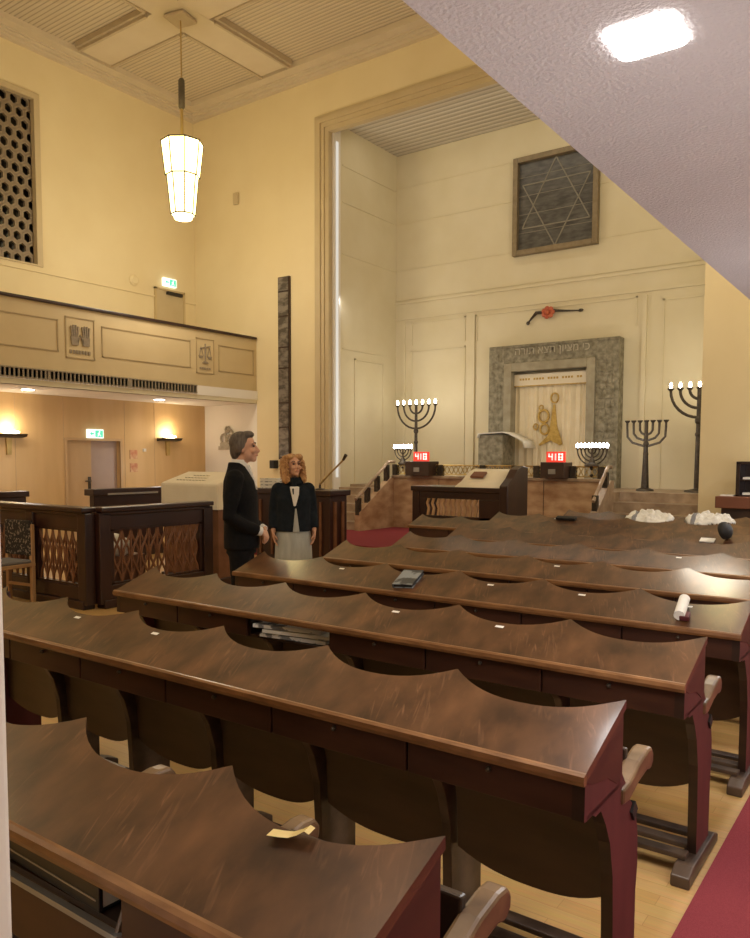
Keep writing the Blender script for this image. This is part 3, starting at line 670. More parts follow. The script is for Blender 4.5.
def bench(n, xe, y0, label, open_seats=(), tags=()):
    t = thing('bench_row', label, 'bench', (xe, y0, 0), 0, None)
    K = lambda s: (s, n)
    cached(K('desk'), 'desktop', M['desk'], lambda mb: desktop(mb, n), t)
    cached(K('edge'), 'front_edge', M['edge'], lambda mb: mb.prism([(-.012, ZN-.030), (-.016, ZN-.018), (-.014, ZN-.004), (-.004, ZN+.001), (.004, ZN+.0015), (.004, ZN-.030)], 'x', -n*PITCH-.004, .006), t)
    def comp(mb):
        mb.box(-n*PITCH, 0, .03, .29, .665, .678); mb.box(-n*PITCH, 0, .278, .29, .678, .80)
        for k in range(1, n): mb.prism([(.03, .678), (.278, .678), (.278, .865), (.03, .778)], 'x', -k*PITCH-.009, -k*PITCH+.009)
    cached(K('comp'), 'book_compartment', M['dark_wood'], comp, t)
    for k in range(n):
        if k not in open_seats:
            fl = cached('flap', 'flap', M['flap_wood'], lambda mb: mb.box(-PITCH+.004, -.004, .012, .03, .668, .776), t, bevel=.003, loc=(-k*PITCH, 0, 0))
            cached('knob', 'knob', M['bronze'], lambda mb: mb.ell((-PITCH/2, .006, .745), (.009, .010, .009), 8, 6), fl)
        cached('board', 'backrest', M['board_wood'], board_geo, t, smooth=True, loc=(-k*PITCH, 0, 0))
        cached('seat', 'seat', M['dark_wood'], seat_geo, t, bevel=.006, loc=(-k*PITCH, 0, 0))
    for k in range(n+1):
        x = -k*PITCH
        if k in (0, n):
            e = cached('end', 'end_panel', [M['red_wood'], M['dark_wood']], end_geo, t, loc=(x+(0 if k == 0 else .034), 0, 0))
            cached('end_shade', 'end_shade', M['flap_wood'], end_shade_geo, e)
            cached('dia', 'hole_dark', M['black'], lambda mb: mb.prism([(.385, .555), (.415, .58), (.44, .548), (.41, .522)], 'x', -.03, .008), e)  # black block standing for the dark of a diamond-shaped hole
        else:
            cached('leg', 'leg', M['foot_wood'], lambda mb: mb.prism(LEG, 'x', -.017, .017), t, bevel=.003, loc=(x, 0, 0))
        xo = x+(-.017 if k == 0 else .017 if k == n else 0)
        cached('arm', 'armrest', M['arm_wood'], arm_geo, t, bevel=.01, loc=(xo, 0, 0))
        cached('foot', 'foot', M['foot_wood'], lambda mb: mb.prism([(.09, .0), (.56, .0), (.56, .035), (.50, .06), (.15, .065), (.09, .045)], 'x', -.035, .035), t, bevel=.006, loc=(xo, 0, 0))
    def rails(mb):
        for yy in (.18, .28, .385): mb.box(-n*PITCH+.02, -.02, yy, yy+.055, .065, .085)
    cached(K('rail'), 'foot_rail', M['foot_wood'], rails, t, bevel=.004)
    for k in tags:
        cached('tag', 'name_plate', M['paper'], lambda mb: mb.add([(-.02, .176, ZN+SL*.176+.0015), (.02, .176, ZN+SL*.176+.0015), (.02, .191, ZN+SL*.191+.0015), (-.02, .191, ZN+SL*.191+.0015)], [(0, 1, 2, 3)]), t, loc=(-(k+.5)*PITCH, 0, 0))
    return t
ordn = ['nearest bench row, its dark wood desk cut off by the bottom edge',
        'second bench row from the camera, long scalloped desk with red-brown right end',
        'third bench row, loose papers showing in its open compartment',
        'fourth bench row, with the grey book and white roll on its desk',
        'fifth bench row, beginning just right of the standing woman',
        'sixth bench row from the camera, plain empty desk',
        'seventh bench row from the camera, plain scalloped desk',
        'eighth bench row, with a round black cap on its desk',
        'ninth bench row, its left end jutting in front of the lattice lectern',
        'farthest bench row, with two white prayer shawls on its desk']
BY = lambda j: .88 if j == 1 else 1.875+.975*(j-2)
tagsets = {2: (3, 4), 3: (1, 2), 4: (0, 1, 2, 4), 5: (2,), 6: (1,), 9: (5,)}
for j in range(1, 11):
    n = {8: 8, 9: 7}.get(j, 6)
    bench(n, XE-(.01 if j == 1 else 0), BY(j), ordn[j-1], open_seats={1: (1,), 3: (3,)}.get(j, ()), tags=tagsets.get(j, ()))
def dz(j, dy, off=0.0): return (BY(j)+dy, ZN+SL*dy+off)
tilt = math.atan(SL)

# lowered flap and black book in the nearest row's open compartment
row1 = [x for x in bpy.data.objects if x.name == 'bench_row'][0]
g = MB(); g.box(-PITCH+.006, -.006, -.012, .006, -.10, .0); fl = g.build('flap', M['flap_wood'], row1, bevel=.003, world=False)
fl.location = (-PITCH, .022, .655); fl.rotation_euler = (-.25, 0, 0)
g = MB(); g.box(-PITCH+.006, -.006, -.018, .004, .0, .010); st_ = g.build('hinge_strip', M['grey_metal'], fl, world=False)
g = MB(); g.tube([(-.03, .02, .108), (-.022, -.014, -.06)], .006, 6); g.build('stay', M['arm_wood'], fl, world=False)
bk = thing('book', 'black book lying in the open compartment of the nearest bench', 'book', (XE-1.5*PITCH-.02, BY(1)+.14, .679), -.03)
g = MB(); g.box(-.22, .20, -.105, .10, 0, .006); g.box(-.22, .20, -.105, .10, .048, .054); g.box(-.22, .20, -.108, -.098, 0, .054); g.build('cover', M['book_black'], bk, world=False, bevel=.002)
MB().box(-.212, .196, -.098, .094, .006, .048).build('pages', M['paper'], bk, world=False)
MB().box(-.20, .19, -.1095, -.108, .022, .026).build('title_line', M['grey_metal'], bk, world=False)
# papers in the third row
rnd = random.Random(5)
for i in range(3):
    R = Matrix.Translation((XE-3.5*PITCH+rnd.uniform(-.03, .03), BY(3)+.12+rnd.uniform(-.02, .02), .681+i*.024)) @ Matrix.Rotation(rnd.uniform(-.2, .2), 4, 'Z')
    p = MB(); p.box(-.2, .2, -.095, .11, 0, .018, R)
    solo(p, 'booklet', M['print'] if i != 1 else M['paper'], ('bottom printed booklet', 'middle plain white booklet', 'top printed booklet')[i]+' of the stack in the third bench compartment', 'booklet', 'booklets in the third bench')
# grey book on the fourth row
y, z = dz(4, .128, .002)
R = Matrix.Translation((-2.58, y, z)) @ Matrix.Rotation(tilt, 4, 'X') @ Matrix.Rotation(.15, 4, 'Z')
bk = thing('book', 'grey and black book lying on the fourth bench desk', 'book', (-2.58, y, z))
g = MB(); g.box(-.065, .065, -.095, .095, 0, .004, R); g.box(-.065, .065, -.095, .095, .022, .026, R); g.box(-.067, -.062, -.095, .095, 0, .026, R); g.build('cover', M['book_grey'], bk)
MB().box(-.06, .06, -.09, .09, .004, .022, R).build('pages', M['book_black'], bk)
# white roll with red-brown end
y, z = dz(4, .11, .033)
R = Matrix.Translation((-.975, y, z)) @ Matrix.Rotation(.1, 4, 'Z') @ Matrix.Rotation(tilt, 4, 'X')
rr = thing('paper_roll', 'white paper roll lying on the right end of the fourth bench desk', 'roll', (-.975, y, z-.026))
g = MB(); g.tube([(0, -.08, 0), (0, .09, 0)], .026, 14, M4=R); g.build('sheet', M['paper'], rr, smooth=True)
g = MB(); g.box(-.0, .045, -.085, -.03, -.026, -.0, R); g.build('end_stub', M['red_wood'], rr, bevel=.005)
# curled yellow tape by the nearest desk's scalloped edge
y, z = dz(1, .205, .006)
g = MB(); R = Matrix.Translation((-.965, y-.012, z)) @ Matrix.Rotation(.25, 4, 'Z')
vs = []; fs = []
for i, (a_, b2) in enumerate(((-.045, 0), (-.02, .001), (.0, .003), (.02, .012), (.035, .022), (.045, .018))): vs += [(a_, -.012, b2), (a_, .016, b2)]
for i in range(5): fs.append((2*i, 2*i+2, 2*i+3, 2*i+1))
g.add(vs, fs, R); solo(g, 'paper_strip', M['tape'], 'curled yellowish paper strip on the scalloped edge of the nearest desk', 'paper strip')
# prayer shawls, crumpled
def shawl(cx, cy, cz, a, b_, h, seed, label, slope=SL):
    mb = MB(); n = 44; vs = []; fs = []; idx = {}
    for i in range(n+1):
        for j in range(n+1):
            u, v_ = i/n*2-1, j/n*2-1; r = math.hypot(u, v_)
            th = math.atan2(v_, u); lim = .78+.2*mnoise.noise(Vector((math.cos(th)*1.6, math.sin(th)*1.6, seed)))
            if r > lim: continue
            k = 1-(r/lim)**2
            n1 = mnoise.noise(Vector((u*3.2, v_*3.2, seed*1.7))); n2 = abs(mnoise.noise(Vector((u*6, v_*6, seed*2.3))))
            z = h*(.25+.75*k**.6)*(.55+.55*n1+.75*n2)*min(1, k*6)+.004
            x, y = u*a, v_*b_
            idx[i, j] = len(vs); vs.append((cx+x, cy+y, cz+slope*y+max(z, .004)))
    mi = []
    for i in range(n):
        for j in range(n):
            q = [(i, j), (i+1, j), (i+1, j+1), (i, j+1)]
            if all(t_ in idx for t_ in q): fs.append([idx[t_] for t_ in q])
    mb.add(vs, fs)
    mb.mi = [1 if (int((sum(vs[k][0] for k in f)/4-cx)/a*9+100) % 6 == 0 and abs(sum(vs[k][0] for k in f)/4-cx) > a*.3) else 0 for f in fs]
    o = solo(mb, 'prayer_shawl', [M['white_cloth'], M['grey_stripe']], label, 'shawl', smooth=True)
    s = o.modifiers.new('s', 'SOLIDIFY'); s.thickness = .004
    return o
y, z = dz(10, .09, .004); shawl(-2.84, y, z, .40, .18, .11, 3.1, 'crumpled white prayer shawl on the farthest desk, left of the yellow wall edge')
y, z = dz(10, .10, .004); shawl(-2.16, y, z, .38, .17, .11, 8.4, 'crumpled white and grey striped prayer shawl below the yellow wall edge')
# black cap standing on its rim with a white slip
y, z = dz(8, .10, .0)
ct = thing('cap', 'round black cap standing on the eighth bench desk at right', 'cap', (-1.575, y, z))
R = Matrix.Translation((-1.575, y, z+.088)) @ Matrix.Rotation(1.25, 4, 'Z') @ Matrix.Rotation(1.25, 4, 'X')
g = MB(); g.lathe([(.08, -.02), (.085, .0), (.08, .025), (.065, .045), (.04, .06), (.01, .065)], seg=24, M4=R); g.build('crown', M['black'], ct, smooth=True)
g = MB(); g.box(-.16, -.03, -.05, .03, .0, .01, Matrix.Translation((-1.62, y-.03, z-.008)) @ Matrix.Rotation(tilt, 4, 'X')); solo(g, 'paper_slip', M['paper'], 'white paper slip lying left of the round black cap', 'paper')
# dark slim case at the back of the ninth row
y, z = dz(9, .17, .008)
g = MB(); g.box(-.12, .12, -.035, .035, 0, .03, Matrix.Translation((-3.55, y, z)) @ Matrix.Rotation(tilt, 4, 'X')); solo(g, 'spectacle_case', M['black'], 'small flat black case on the ninth bench desk below the marble parapet', 'case', bevel=.006)

# ------------------------------------------------------------------ bima enclosure
def fence(label, ax, a0, a1, c, facing, bays, ztop=1.07, zb=0.0, end_posts=True):
    # ax 'x': fence runs along X at y=c; ax 'y': runs along Y at x=c. facing: outward sign
    t = thing('lattice_fence', label, 'fence', ((a0+a1)/2, c, zb) if ax == 'x' else (c, (a0+a1)/2, zb))
    def bx(mb, u0, u1, d0, d1, z0, z1):
        if ax == 'x': mb.box(u0, u1, c+min(d0, d1), c+max(d0, d1), z0, z1)
        else: mb.box(c+min(d0, d1), c+max(d0, d1), u0, u1, z0, z1)
    g = MB(); bx(g, a0-.06, a1+.06, -.09, .09, ztop-.05, ztop); bx(g, a0-.03, a1+.03, -.06, .06, ztop-.09, ztop-.05); g.build('top_rail', M['bima_wood'], t, bevel=.01)
    g = MB(); bx(g, a0-.03, a1+.03, -.07, .07, zb, zb+.09); bx(g, a0, a1, -.045, .045, zb+.09, zb+.24); g.build('plinth', M['bima_wood'], t, bevel=.008)
    g = MB(); bx(g, a0, a1, -.035, .035, ztop-.24, ztop-.09); g.build('frieze_board', M['bima_wood'], t, bevel=.005)
    L = (a1-a0)/bays
    for k in range(bays+1):
        u = a0+k*L; g = MB(); bx(g, u-.07, u+.07, -.06, .06, zb+.05, ztop-.06); g.build('post', M['bima_wood'], t, bevel=.01)
    for k in range(bays):
        u0, u1 = a0+k*L+.12, a0+(k+1)*L-.12; z0, z1 = zb+.26, ztop-.26
        fr = MB(); bx(fr, u0-.05, u0, -.03, .03, z0-.05, z1+.05); bx(fr, u1, u1+.05, -.03, .03, z0-.05, z1+.05); bx(fr, u0-.05, u1+.05, -.03, .03, z1, z1+.04); bx(fr, u0-.05, u1+.05, -.03, .03, z0-.04, z0)
        bay = fr.build('lattice_bay', M['bima_wood'], t)
        lt = MB(); m = 6 if u1-u0 < .9 else 10; s = (u1-u0)/m
        for i in range(m):
            for sg in (0, 1):
                # wavy crossing slats
                pts = []
                for q in range(9):
                    v_ = q/8; uu = u0+s*(i+.5)+s*.42*(1 if sg else -1)*math.cos(v_*2*PI)
                    d_ = (.008 if sg else -.008); zq = z0+(z1-z0)*v_
                    pts.append((uu, c+d_, zq) if ax == 'x' else (c+d_, uu, zq))
                lt.tube(pts, .014, 6)
            u = u0+s*i
            if i: bx(lt, u-.008, u+.008, -.01, .01, z0, z1)
        o = lt.build('slats', M['lattice']); o.parent = bay
        off = Vector(t.location); o.data.transform(Matrix.Translation(-off))
    return t
fence('dark lattice fence of the reading platform facing the benches, beside the chair', 'x', -10.05, -7.14, 4.8, -1, 3)
fence('dark lattice fence of the reading platform running back toward the man', 'y', 4.935, 6.36, -7.06, 1, 1)
# inner rear desks seen above the fence
def low_desk(label, x, y, wd, dp, h, name='reading_stand'):
    t = thing(name, label, 'stand', (x, y, 0))
    g = MB(); g.box(x-wd/2, x+wd/2, y-dp/2, y+dp/2, 0, h-.1); g.build('body', M['bima_wood'], t, bevel=.01)
    g = MB(); g.box(x-wd/2-.03, x+wd/2+.03, y-dp/2-.03, y+dp/2+.03, h-.1, h-.06); g.build('top', M['bima_wood'], t, bevel=.01)
    return t
s1 = thing('rear_rail', 'dark rail of the reading platform standing before the panelled wall', 'rail', (-10.4, 7.75, 0))
MB().box(-10.46, -10.34, 7.1, 8.4, 0, 1.0).build('body', M['bima_wood'], s1, bevel=.01)
MB().box(-10.52, -10.28, 7.05, 8.45, 1.0, 1.10).build('top_rail', M['bima_wood'], s1, bevel=.01)
MB().box(-10.28, -10.275, 7.3, 8.25, 1.005, 1.035).build('inlay', M['grey_metal'], s1)
s2 = thing('rear_rail', 'short dark rail end at the left edge behind the lattice fence', 'rail', (-10.6, 5.85, 0))
MB().box(-10.68, -10.52, 4.95, 6.12, 0, 1.02).build('body', M['bima_wood'], s2, bevel=.01)
MB().box(-10.72, -10.48, 4.92, 6.15, 1.02, 1.10).build('top_rail', M['bima_wood'], s2, bevel=.01)
# reading table with cream cover
rt_ = thing('reading_table', 'brown reading table under the cream cover behind the man', 'table', (-7.65, 6.82, 0))
MB().prism([(6.62, 0), (7.02, 0), (7.02, 1.37), (6.62, 1.25)], 'x', -8.12, -7.12).build('body', M['lattice'], rt_, bevel=.01)
g = MB(); g.box(-8.16, -7.08, 6.58, 7.06, 0, .1); g.build('plinth', M['bima_wood'], rt_, bevel=.01)
cc = MB(); x0_, x1_ = -8.15, -7.09; y0_, y1_ = 6.58, 7.06
def ztop(y): return 1.265+(y-6.58)*.3
vs = [(x0_, y0_, .95), (x1_, y0_, .95), (x1_, y1_, .95), (x0_, y1_, .95), (x0_, y0_, ztop(y0_)), (x1_, y0_, ztop(y0_)), (x1_, y1_, ztop(y1_)), (x0_, y1_, ztop(y1_))]
cc.add(vs, [(0, 1, 5, 4), (1, 2, 6, 5), (2, 3, 7, 6), (3, 0, 4, 7), (4, 5, 6, 7)])
for v_ in range(0, 4): pass
tcov = thing('table_cover', 'cream embroidered cover draped over the reading table', 'cover', (-7.62, 6.82, .95))
o = cc.build('cloth', M['cloth'], tcov, bevel=.03)
em = MB()
for r_ in range(3):
    zz = ztop(6.58)+.004
    for k in range(9-r_*2):
        x = -7.95+r_*.06+k*.06; yy = 6.68+.09*r_
        em.box(x, x+.045, yy, yy+.035, ztop(yy)-.01, ztop(yy+.035)+.002)
em.build('embroidery', mat('embroidery', (.58, .52, .41), .8, col2=(.64, .58, .46), scale=20), tcov)
# white cloths added inside the enclosure for the bright patches in the lattice
wc = thing('cloth_stack', 'white cloth bundle added for the bright patches in the lattice fence', 'cloth', (-7.85, 5.5, 0))
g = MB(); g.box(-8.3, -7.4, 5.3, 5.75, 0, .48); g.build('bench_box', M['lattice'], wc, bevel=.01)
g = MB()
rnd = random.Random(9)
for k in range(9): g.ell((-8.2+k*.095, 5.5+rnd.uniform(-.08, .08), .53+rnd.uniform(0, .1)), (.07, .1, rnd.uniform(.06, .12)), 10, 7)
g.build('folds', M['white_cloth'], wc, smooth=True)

# oak chair in front of the fence
ch = thing('chair', 'light oak chair with chequered back cover at the left edge', 'chair', (-8.12, 4.45, 0), .12)
for (x, y, h) in ((-.2, -.2, .43), (.2, -.2, .43), (-.2, .2, .86), (.2, .2, .86)):
    MB().prism([(x-.022, y-.022), (x+.022, y-.022), (x+.022, y+.022), (x-.022, y+.022)], 'z', 0, h).build('leg', M['oak_light'], ch, bevel=.006, world=False)
MB().box(-.225, .225, -.225, .225, .40, .44).build('seat_frame', M['oak_light'], ch, bevel=.008, world=False)
MB().box(-.21, .21, -.21, .19, .44, .475).build('seat_pad', M['grey_pad'], ch, bevel=.015, world=False)
MB().box(-.21, .21, .165, .205, .52, .90).build('backrest', M['speckle'], ch, bevel=.012, world=False)
g = MB(); g.box(-.2, .2, -.2, -.175, .18, .21); g.box(-.2, .2, .175, .2, .18, .21); g.build('stretcher', M['oak_light'], ch, world=False)

# cantor's desk behind the people with book stack, microphone
cdk = thing('cantor_desk', 'dark panelled cantor desk behind the standing woman', 'desk', (-7.62, 8.75, 0))
g = MB(); g.box(-8.5, -7.04, 8.7, 9.1, 0, 1.04); g.build('body', M['bima_wood'], cdk, bevel=.01)
g = MB(); g.box(-8.56, -6.98, 8.64, 9.12, 1.04, 1.12); g.build('top', M['bima_wood'], cdk, bevel=.012)
g = MB()
for k in range(6): g.box(-8.42+k*.24, -8.42+k*.24+.035, 8.675, 8.70, .12, .95)
g.box(-7.04, -7.015, 8.78, 8.83, .1, .95); g.box(-7.04, -7.015, 8.96, 9.01, .1, .95)
g.build('pilasters', M['lattice'], cdk)
rnd = random.Random(12)
for k in range(3):
    g = MB(); R = Matrix.Translation((-8.28, 8.84, 1.12+k*.05)) @ Matrix.Rotation(rnd.uniform(-.15, .15), 4, 'Z')
    g.cur = 0; g.box(-.17, .17, -.11, .11, 0, .008, R); g.box(-.17, .17, -.11, .11, .042, .05, R); g.box(-.17, .17, .1, .11, 0, .05, R); g.cur = 1; g.box(-.165, .165, -.105, .1, .008, .042, R)
    solo(g, 'prayer_book', [M['print'], M['paper']], ('bottom', 'middle', 'top')[k]+' book of the small stack on the cantor desk between the two people', 'book', 'books on the cantor desk')
mic = thing('microphone', 'microphone on a slanted boom above the cantor desk', 'microphone', (-7.35, 8.85, 1.12))
g = MB(); g.lathe([(.07, 0), (.07, .015), (.02, .025), (.012, .1)], (-7.35, 8.85, 1.12), 14); g.build('base', M['bronze'], mic, smooth=True)
g = MB(); g.tube([(-7.35, 8.85, 1.2), (-7.22, 8.83, 1.3), (-6.82, 8.75, 1.57)], .014, 8); g.build('boom', M['brass'], mic, smooth=True)
g = MB(); g.tube([(-6.84, 8.755, 1.56), (-6.78, 8.74, 1.63)], [.02, .026], 10); g.build('head', M['bronze'], mic, smooth=True)

# lattice lectern with white cover
lc = thing('lectern', 'dark lectern with lattice front and curved side left of the ark', 'lectern', (-5.35, 9.6, .3))
lx0, lx1, ly = -6.15, -4.62, 9.45
g = MB(); g.box(lx0, lx1, ly, ly+.6, 1.12, 1.19); g.build('top', M['bima_wood'], lc, bevel=.01)
g = MB(); g.box(lx0+.02, lx0+.14, ly+.02, ly+.58, .0, 1.12); g.build('side_panel', M['bima_wood'], lc, bevel=.008)
g = MB(); g.prism([(ly-.02, .0), (ly+.62, .0), (ly+.62, 1.47), (ly+.45, 1.49), (ly+.28, 1.44), (ly+.15, 1.32), (ly-.02, 1.22)], 'x', lx1-.1, lx1+.02); g.build('side_panel', M['bima_wood'], lc, bevel=.01, label='curved side panel')
g = MB(); g.box(lx0+.14, lx1-.1, ly+.03, ly+.07, 1.02, 1.12); g.box(lx0+.14, lx0+.24, ly+.03, ly+.07, .0, 1.02); g.box(-5.05, lx1-.1, ly+.03, ly+.07, .0, 1.02); g.box(lx0+.14, lx1-.1, ly+.03, ly+.07, .0, .78); g.build('front_frame', M['bima_wood'], lc, bevel=.006)
g = MB()
for k in range(10):
    x = lx0+.27+k*.085
    g.tube([(x, ly+.05, .78), (x+.02, ly+.045, .88), (x-.01, ly+.05, .95), (x+.02, ly+.045, 1.02)], .022, 6)
g.build('lattice', M['oak_light'], lc, smooth=True)
g = MB(); vs = []; fs = []
pr_ = [(ly+.01, 1.15), (ly+.015, 1.20), (ly+.2, 1.27), (ly+.42, 1.40), (ly+.6, 1.44)]
for yy, zz in pr_: vs += [(-5.42, yy, zz), (lx1-.1, yy, zz)]
for i in range(4): fs.append((2*i, 2*i+1, 2*i+3, 2*i+2))
g.add(vs, fs); lcov = solo(g, 'lectern_cover', M['cloth'], 'cream cover lying over the slanted lectern top', 'cover', smooth=True)
s = lcov.modifiers.new('s', 'SOLIDIFY'); s.thickness = .015
g = MB(); g.prism([(ly+.03, 1.19), (ly+.6, 1.19), (ly+.6, 1.42), (ly+.42, 1.38), (ly+.2, 1.25)], 'x', -5.40, lx1-.11); g.build('slope_board', M['bima_wood'], lc)
R = Matrix.Translation((-5.2, ly+.30, 1.345)) @ Matrix.Rotation(.5, 4, 'X')
g = MB(); g.box(-.1, .1, -.07, .07, 0, .03, R); solo(g, 'book', M['cab_wood'], 'small brown book on the cream lectern cover', 'book', bevel=.004)

# sideboard at the right with black shelf unit
sd = thing('sideboard', 'low red-brown sideboard against the yellow wall at the right edge', 'sideboard', (-1.7, 11.5, 0))
g = MB(); g.box(-2.40, -.8, 11.25, 11.95, .93, 1.09); g.build('top', M['cab_wood'], sd, bevel=.01)
g = MB(); g.box(-2.34, -.86, 11.35, 11.95, 0, .93); g.build('body', M['brown_box'], sd, bevel=.01)
sh = thing('shelf_unit', 'black open shelf unit standing on the sideboard', 'shelf', (-1.75, 11.6, 1.09))
g = MB(); g.box(-2.18, -2.13, 11.42, 11.8, 1.09, 1.55); g.box(-1.35, -1.3, 11.42, 11.8, 1.09, 1.55); g.box(-2.18, -1.3, 11.42, 11.8, 1.52, 1.56); g.box(-2.18, -1.3, 11.42, 11.8, 1.09, 1.11); g.box(-2.18, -1.3, 11.42, 11.8, 1.30, 1.32); g.box(-2.18, -1.3, 11.78, 11.8, 1.09, 1.55)
g.build('frame', M['bima_wood'], sh, bevel=.004)
for k, z in enumerate((1.11, 1.32)):
    g = MB(); g.box(-2.1, -1.8, 11.46, 11.7, z+.001, z+.03); solo(g, 'paper_stack', M['paper'], ('white papers on the lower shelf of the black shelf unit', 'white papers on the upper shelf of the black shelf unit')[k], 'papers')
g = MB(); g.box(-2.37, -2.2, 11.4, 11.6, 1.09, 1.105); solo(g, 'paper_sheet', M['paper'], 'white sheets on the sideboard left of the black shelf unit', 'papers')

# ------------------------------------------------------------------ wall fittings
pt = thing('memorial_panel', 'tall narrow dark panel of metal plaques on the front wall', 'panel', (-10.87, YF, 1.6))
MB().box(-11.02, -10.72, YF-.06, YF-.002, 1.55, 5.24).build('board', M['brown_box'], pt)
z = 1.6; k = 0
while z < 5.2:
    h = (.62, .5, .7, .42)[k % 4]; MB().box(-11.0, -10.74, YF-.075, YF-.06, z, min(z+h-.03, 5.22)).build('plaque', M['plaque'], pt); z += h; k += 1
g = MB(); g.box(-12.30, -12.16, YF-.06, YF, 6.92, 7.16); solo(g, 'wall_speaker', M['casing'], 'small beige box high on the front wall beside the chandelier', 'speaker', bevel=.01)
g = MB(); g.box(-11.21, -11.08, YF-.14, YF-.002, 1.36, 1.53); solo(g, 'loudspeaker', M['black'], 'small black loudspeaker on the front wall below the memorial panel', 'speaker', bevel=.01)
# plaster relief of a lamp on the white lower wall
re = MB(); cx, cz = -12.5, 1.97
re.box(cx-.32, cx+.32, YF-.05, YF, cz-.22, cz-.14); re.box(cx-.26, cx+.26, YF-.06, YF, cz-.14, cz-.06)
for (dx, dz_, r_) in ((-.16, .02, .1), (0, .1, .12), (.15, .03, .1), (.02, -.02, .12), (-.05, .22, .06)): re.tube([(cx+dx+r_*math.cos(a_), YF-.03, cz+dz_+r_*math.sin(a_)) for a_ in [2*PI*q/12 for q in range(13)]], .025, 6)
solo(re, 'wall_relief', mat('relief_metal', (.36, .32, .25), .45, col2=(.46, .41, .33), scale=20), 'pale scrolled metal relief on the white wall left of the man', 'relief')
# sconces
def sconce(y, label):
    t = thing('wall_sconce', label, 'lamp', (XW, y, 1.7))
    g = MB(); g.prism([(y-.04, 1.62), (y+.04, 1.62), (y+.05, 1.92), (y-.05, 1.92)], 'x', XW, XW+.05); g.build('bracket', M['brass'], t)
    g = MB(); g.prism([(XW, 1.92), (XW+.16, 1.94), (XW+.2, 1.99), (XW, 1.99)], 'y', y-.27, y+.27); g.build('bowl', M['bronze'], t, bevel=.008)
    g = MB(); g.ell((XW+.1, y, 2.02), (.045, .17, .035), 12, 8); g.build('bulb', M['uplight'], t, smooth=True)
    l = bpy.data.lights.new('sconce_light', 'POINT'); l.energy = 9; l.color = (1, .80, .52); l.shadow_soft_size = .08
    lo = bpy.data.objects.new('sconce_light', l); COL.objects.link(lo); lo.parent = t; lo.location = (.16, 0, .42)
sconce(10.93, 'brass uplight sconce on the panelled wall right of the double door')
sconce(7.42, 'brass uplight sconce on the panelled wall at the left edge')
sconce(3.6, 'brass uplight sconce on the panelled wall beyond the left edge')
# exit signs
def exit_sign(label, x, y, z):
    t = thing('exit_sign', label, 'sign', (x, y, z))
    MB().box(x, x+.07, y-.17, y+.17, z, z+.17).build('housing', M['exit_white'], t, bevel=.006)
    g = MB(); xx = x+.072
    g.box(x+.07, xx+.002, y-.02, y+.15, z+.02, z+.15); g.build('green_field', M['exit_green'], t)
    g = MB(); x2 = xx+.004
    g.ell((x2, y+.075, z+.125), (.003, .014, .014), 8, 6)
    g.prism([(y+.055, z+.105), (y+.085, z+.11), (y+.075, z+.07), (y+.05, z+.07)], 'x', xx, x2)
    g.prism([(y+.05, z+.075), (y+.068, z+.075), (y+.04, z+.03), (y+.022, z+.035)], 'x', xx, x2); g.prism([(y+.06, z+.075), (y+.075, z+.07), (y+.105, z+.05), (y+.095, z+.035)], 'x', xx, x2)
    g.prism([(y+.03, z+.09), (y+.055, z+.105), (y+.055, z+.09), (y+.035, z+.075)], 'x', xx, x2)
    g.build('running_figure', M['exit_white'], t)
    g = MB(); g.prism([(y-.14, z+.085), (y-.09, z+.125), (y-.09, z+.1), (y-.04, z+.1), (y-.04, z+.07), (y-.09, z+.07), (y-.09, z+.045)], 'x', x+.07, x+.073); g.build('arrow', M['exit_green'], t)
exit_sign('lit green exit sign above the double door under the gallery', XW, 9.16, 1.95)
exit_sign('lit green exit sign above the gallery door by the corner', XL, 11.25, 5.24)
d2 = struct(bpy.data.objects.new('door_2', None)); COL.objects.link(d2); d2.location = (XL, 11.25, 2.98)
MB().box(XL, XL+.04, 10.9, 11.62, 2.98, 5.14).build('door_leaf', M['casing'], d2)
g = MB(); g.box(XL, XL+.06, 10.86, 10.9, 2.98, 5.18); g.box(XL, XL+.06, 11.62, 11.66, 2.98, 5.18); g.box(XL, XL+.06, 10.86, 11.66, 5.14, 5.18); g.build('door_frame', M['parapet'], d2)
g = MB(); g.box(XL+.05, XL+.12, 11.15, 11.55, 5.06, 5.12); solo(g, 'door_closer', M['black'], 'dark door closer at the top of the gallery door', 'door closer')
g = MB(); g.lathe([(.11, 0), (.11, .03), (.07, .06)], seg=16, M4=Matrix.Translation((XL, 10.35, 5.22)) @ Matrix.Rotation(PI/2, 4, 'Y')); solo(g, 'smoke_detector', M['yellow'], 'round yellowish detector on the left wall above the gallery', 'detector')
for k, z in enumerate((1.55, 1.28)):
    g = MB(); g.box(XW, XW+.015, 9.98, 10.16, z, z+.18); solo(g, 'notice', mat('notice%d' % k, (.55, .22, .12), .6, col2=(.72, .5, .3), scale=12), ('upper', 'lower')[k]+' reddish notice on the panelling right of the double door', 'notice')
g = MB(); g.box(XW, XW+.04, 10.3, 10.36, 1.70, 1.76); solo(g, 'wall_switch', M['white'], 'small white switch on the panelling right of the notices', 'switch')

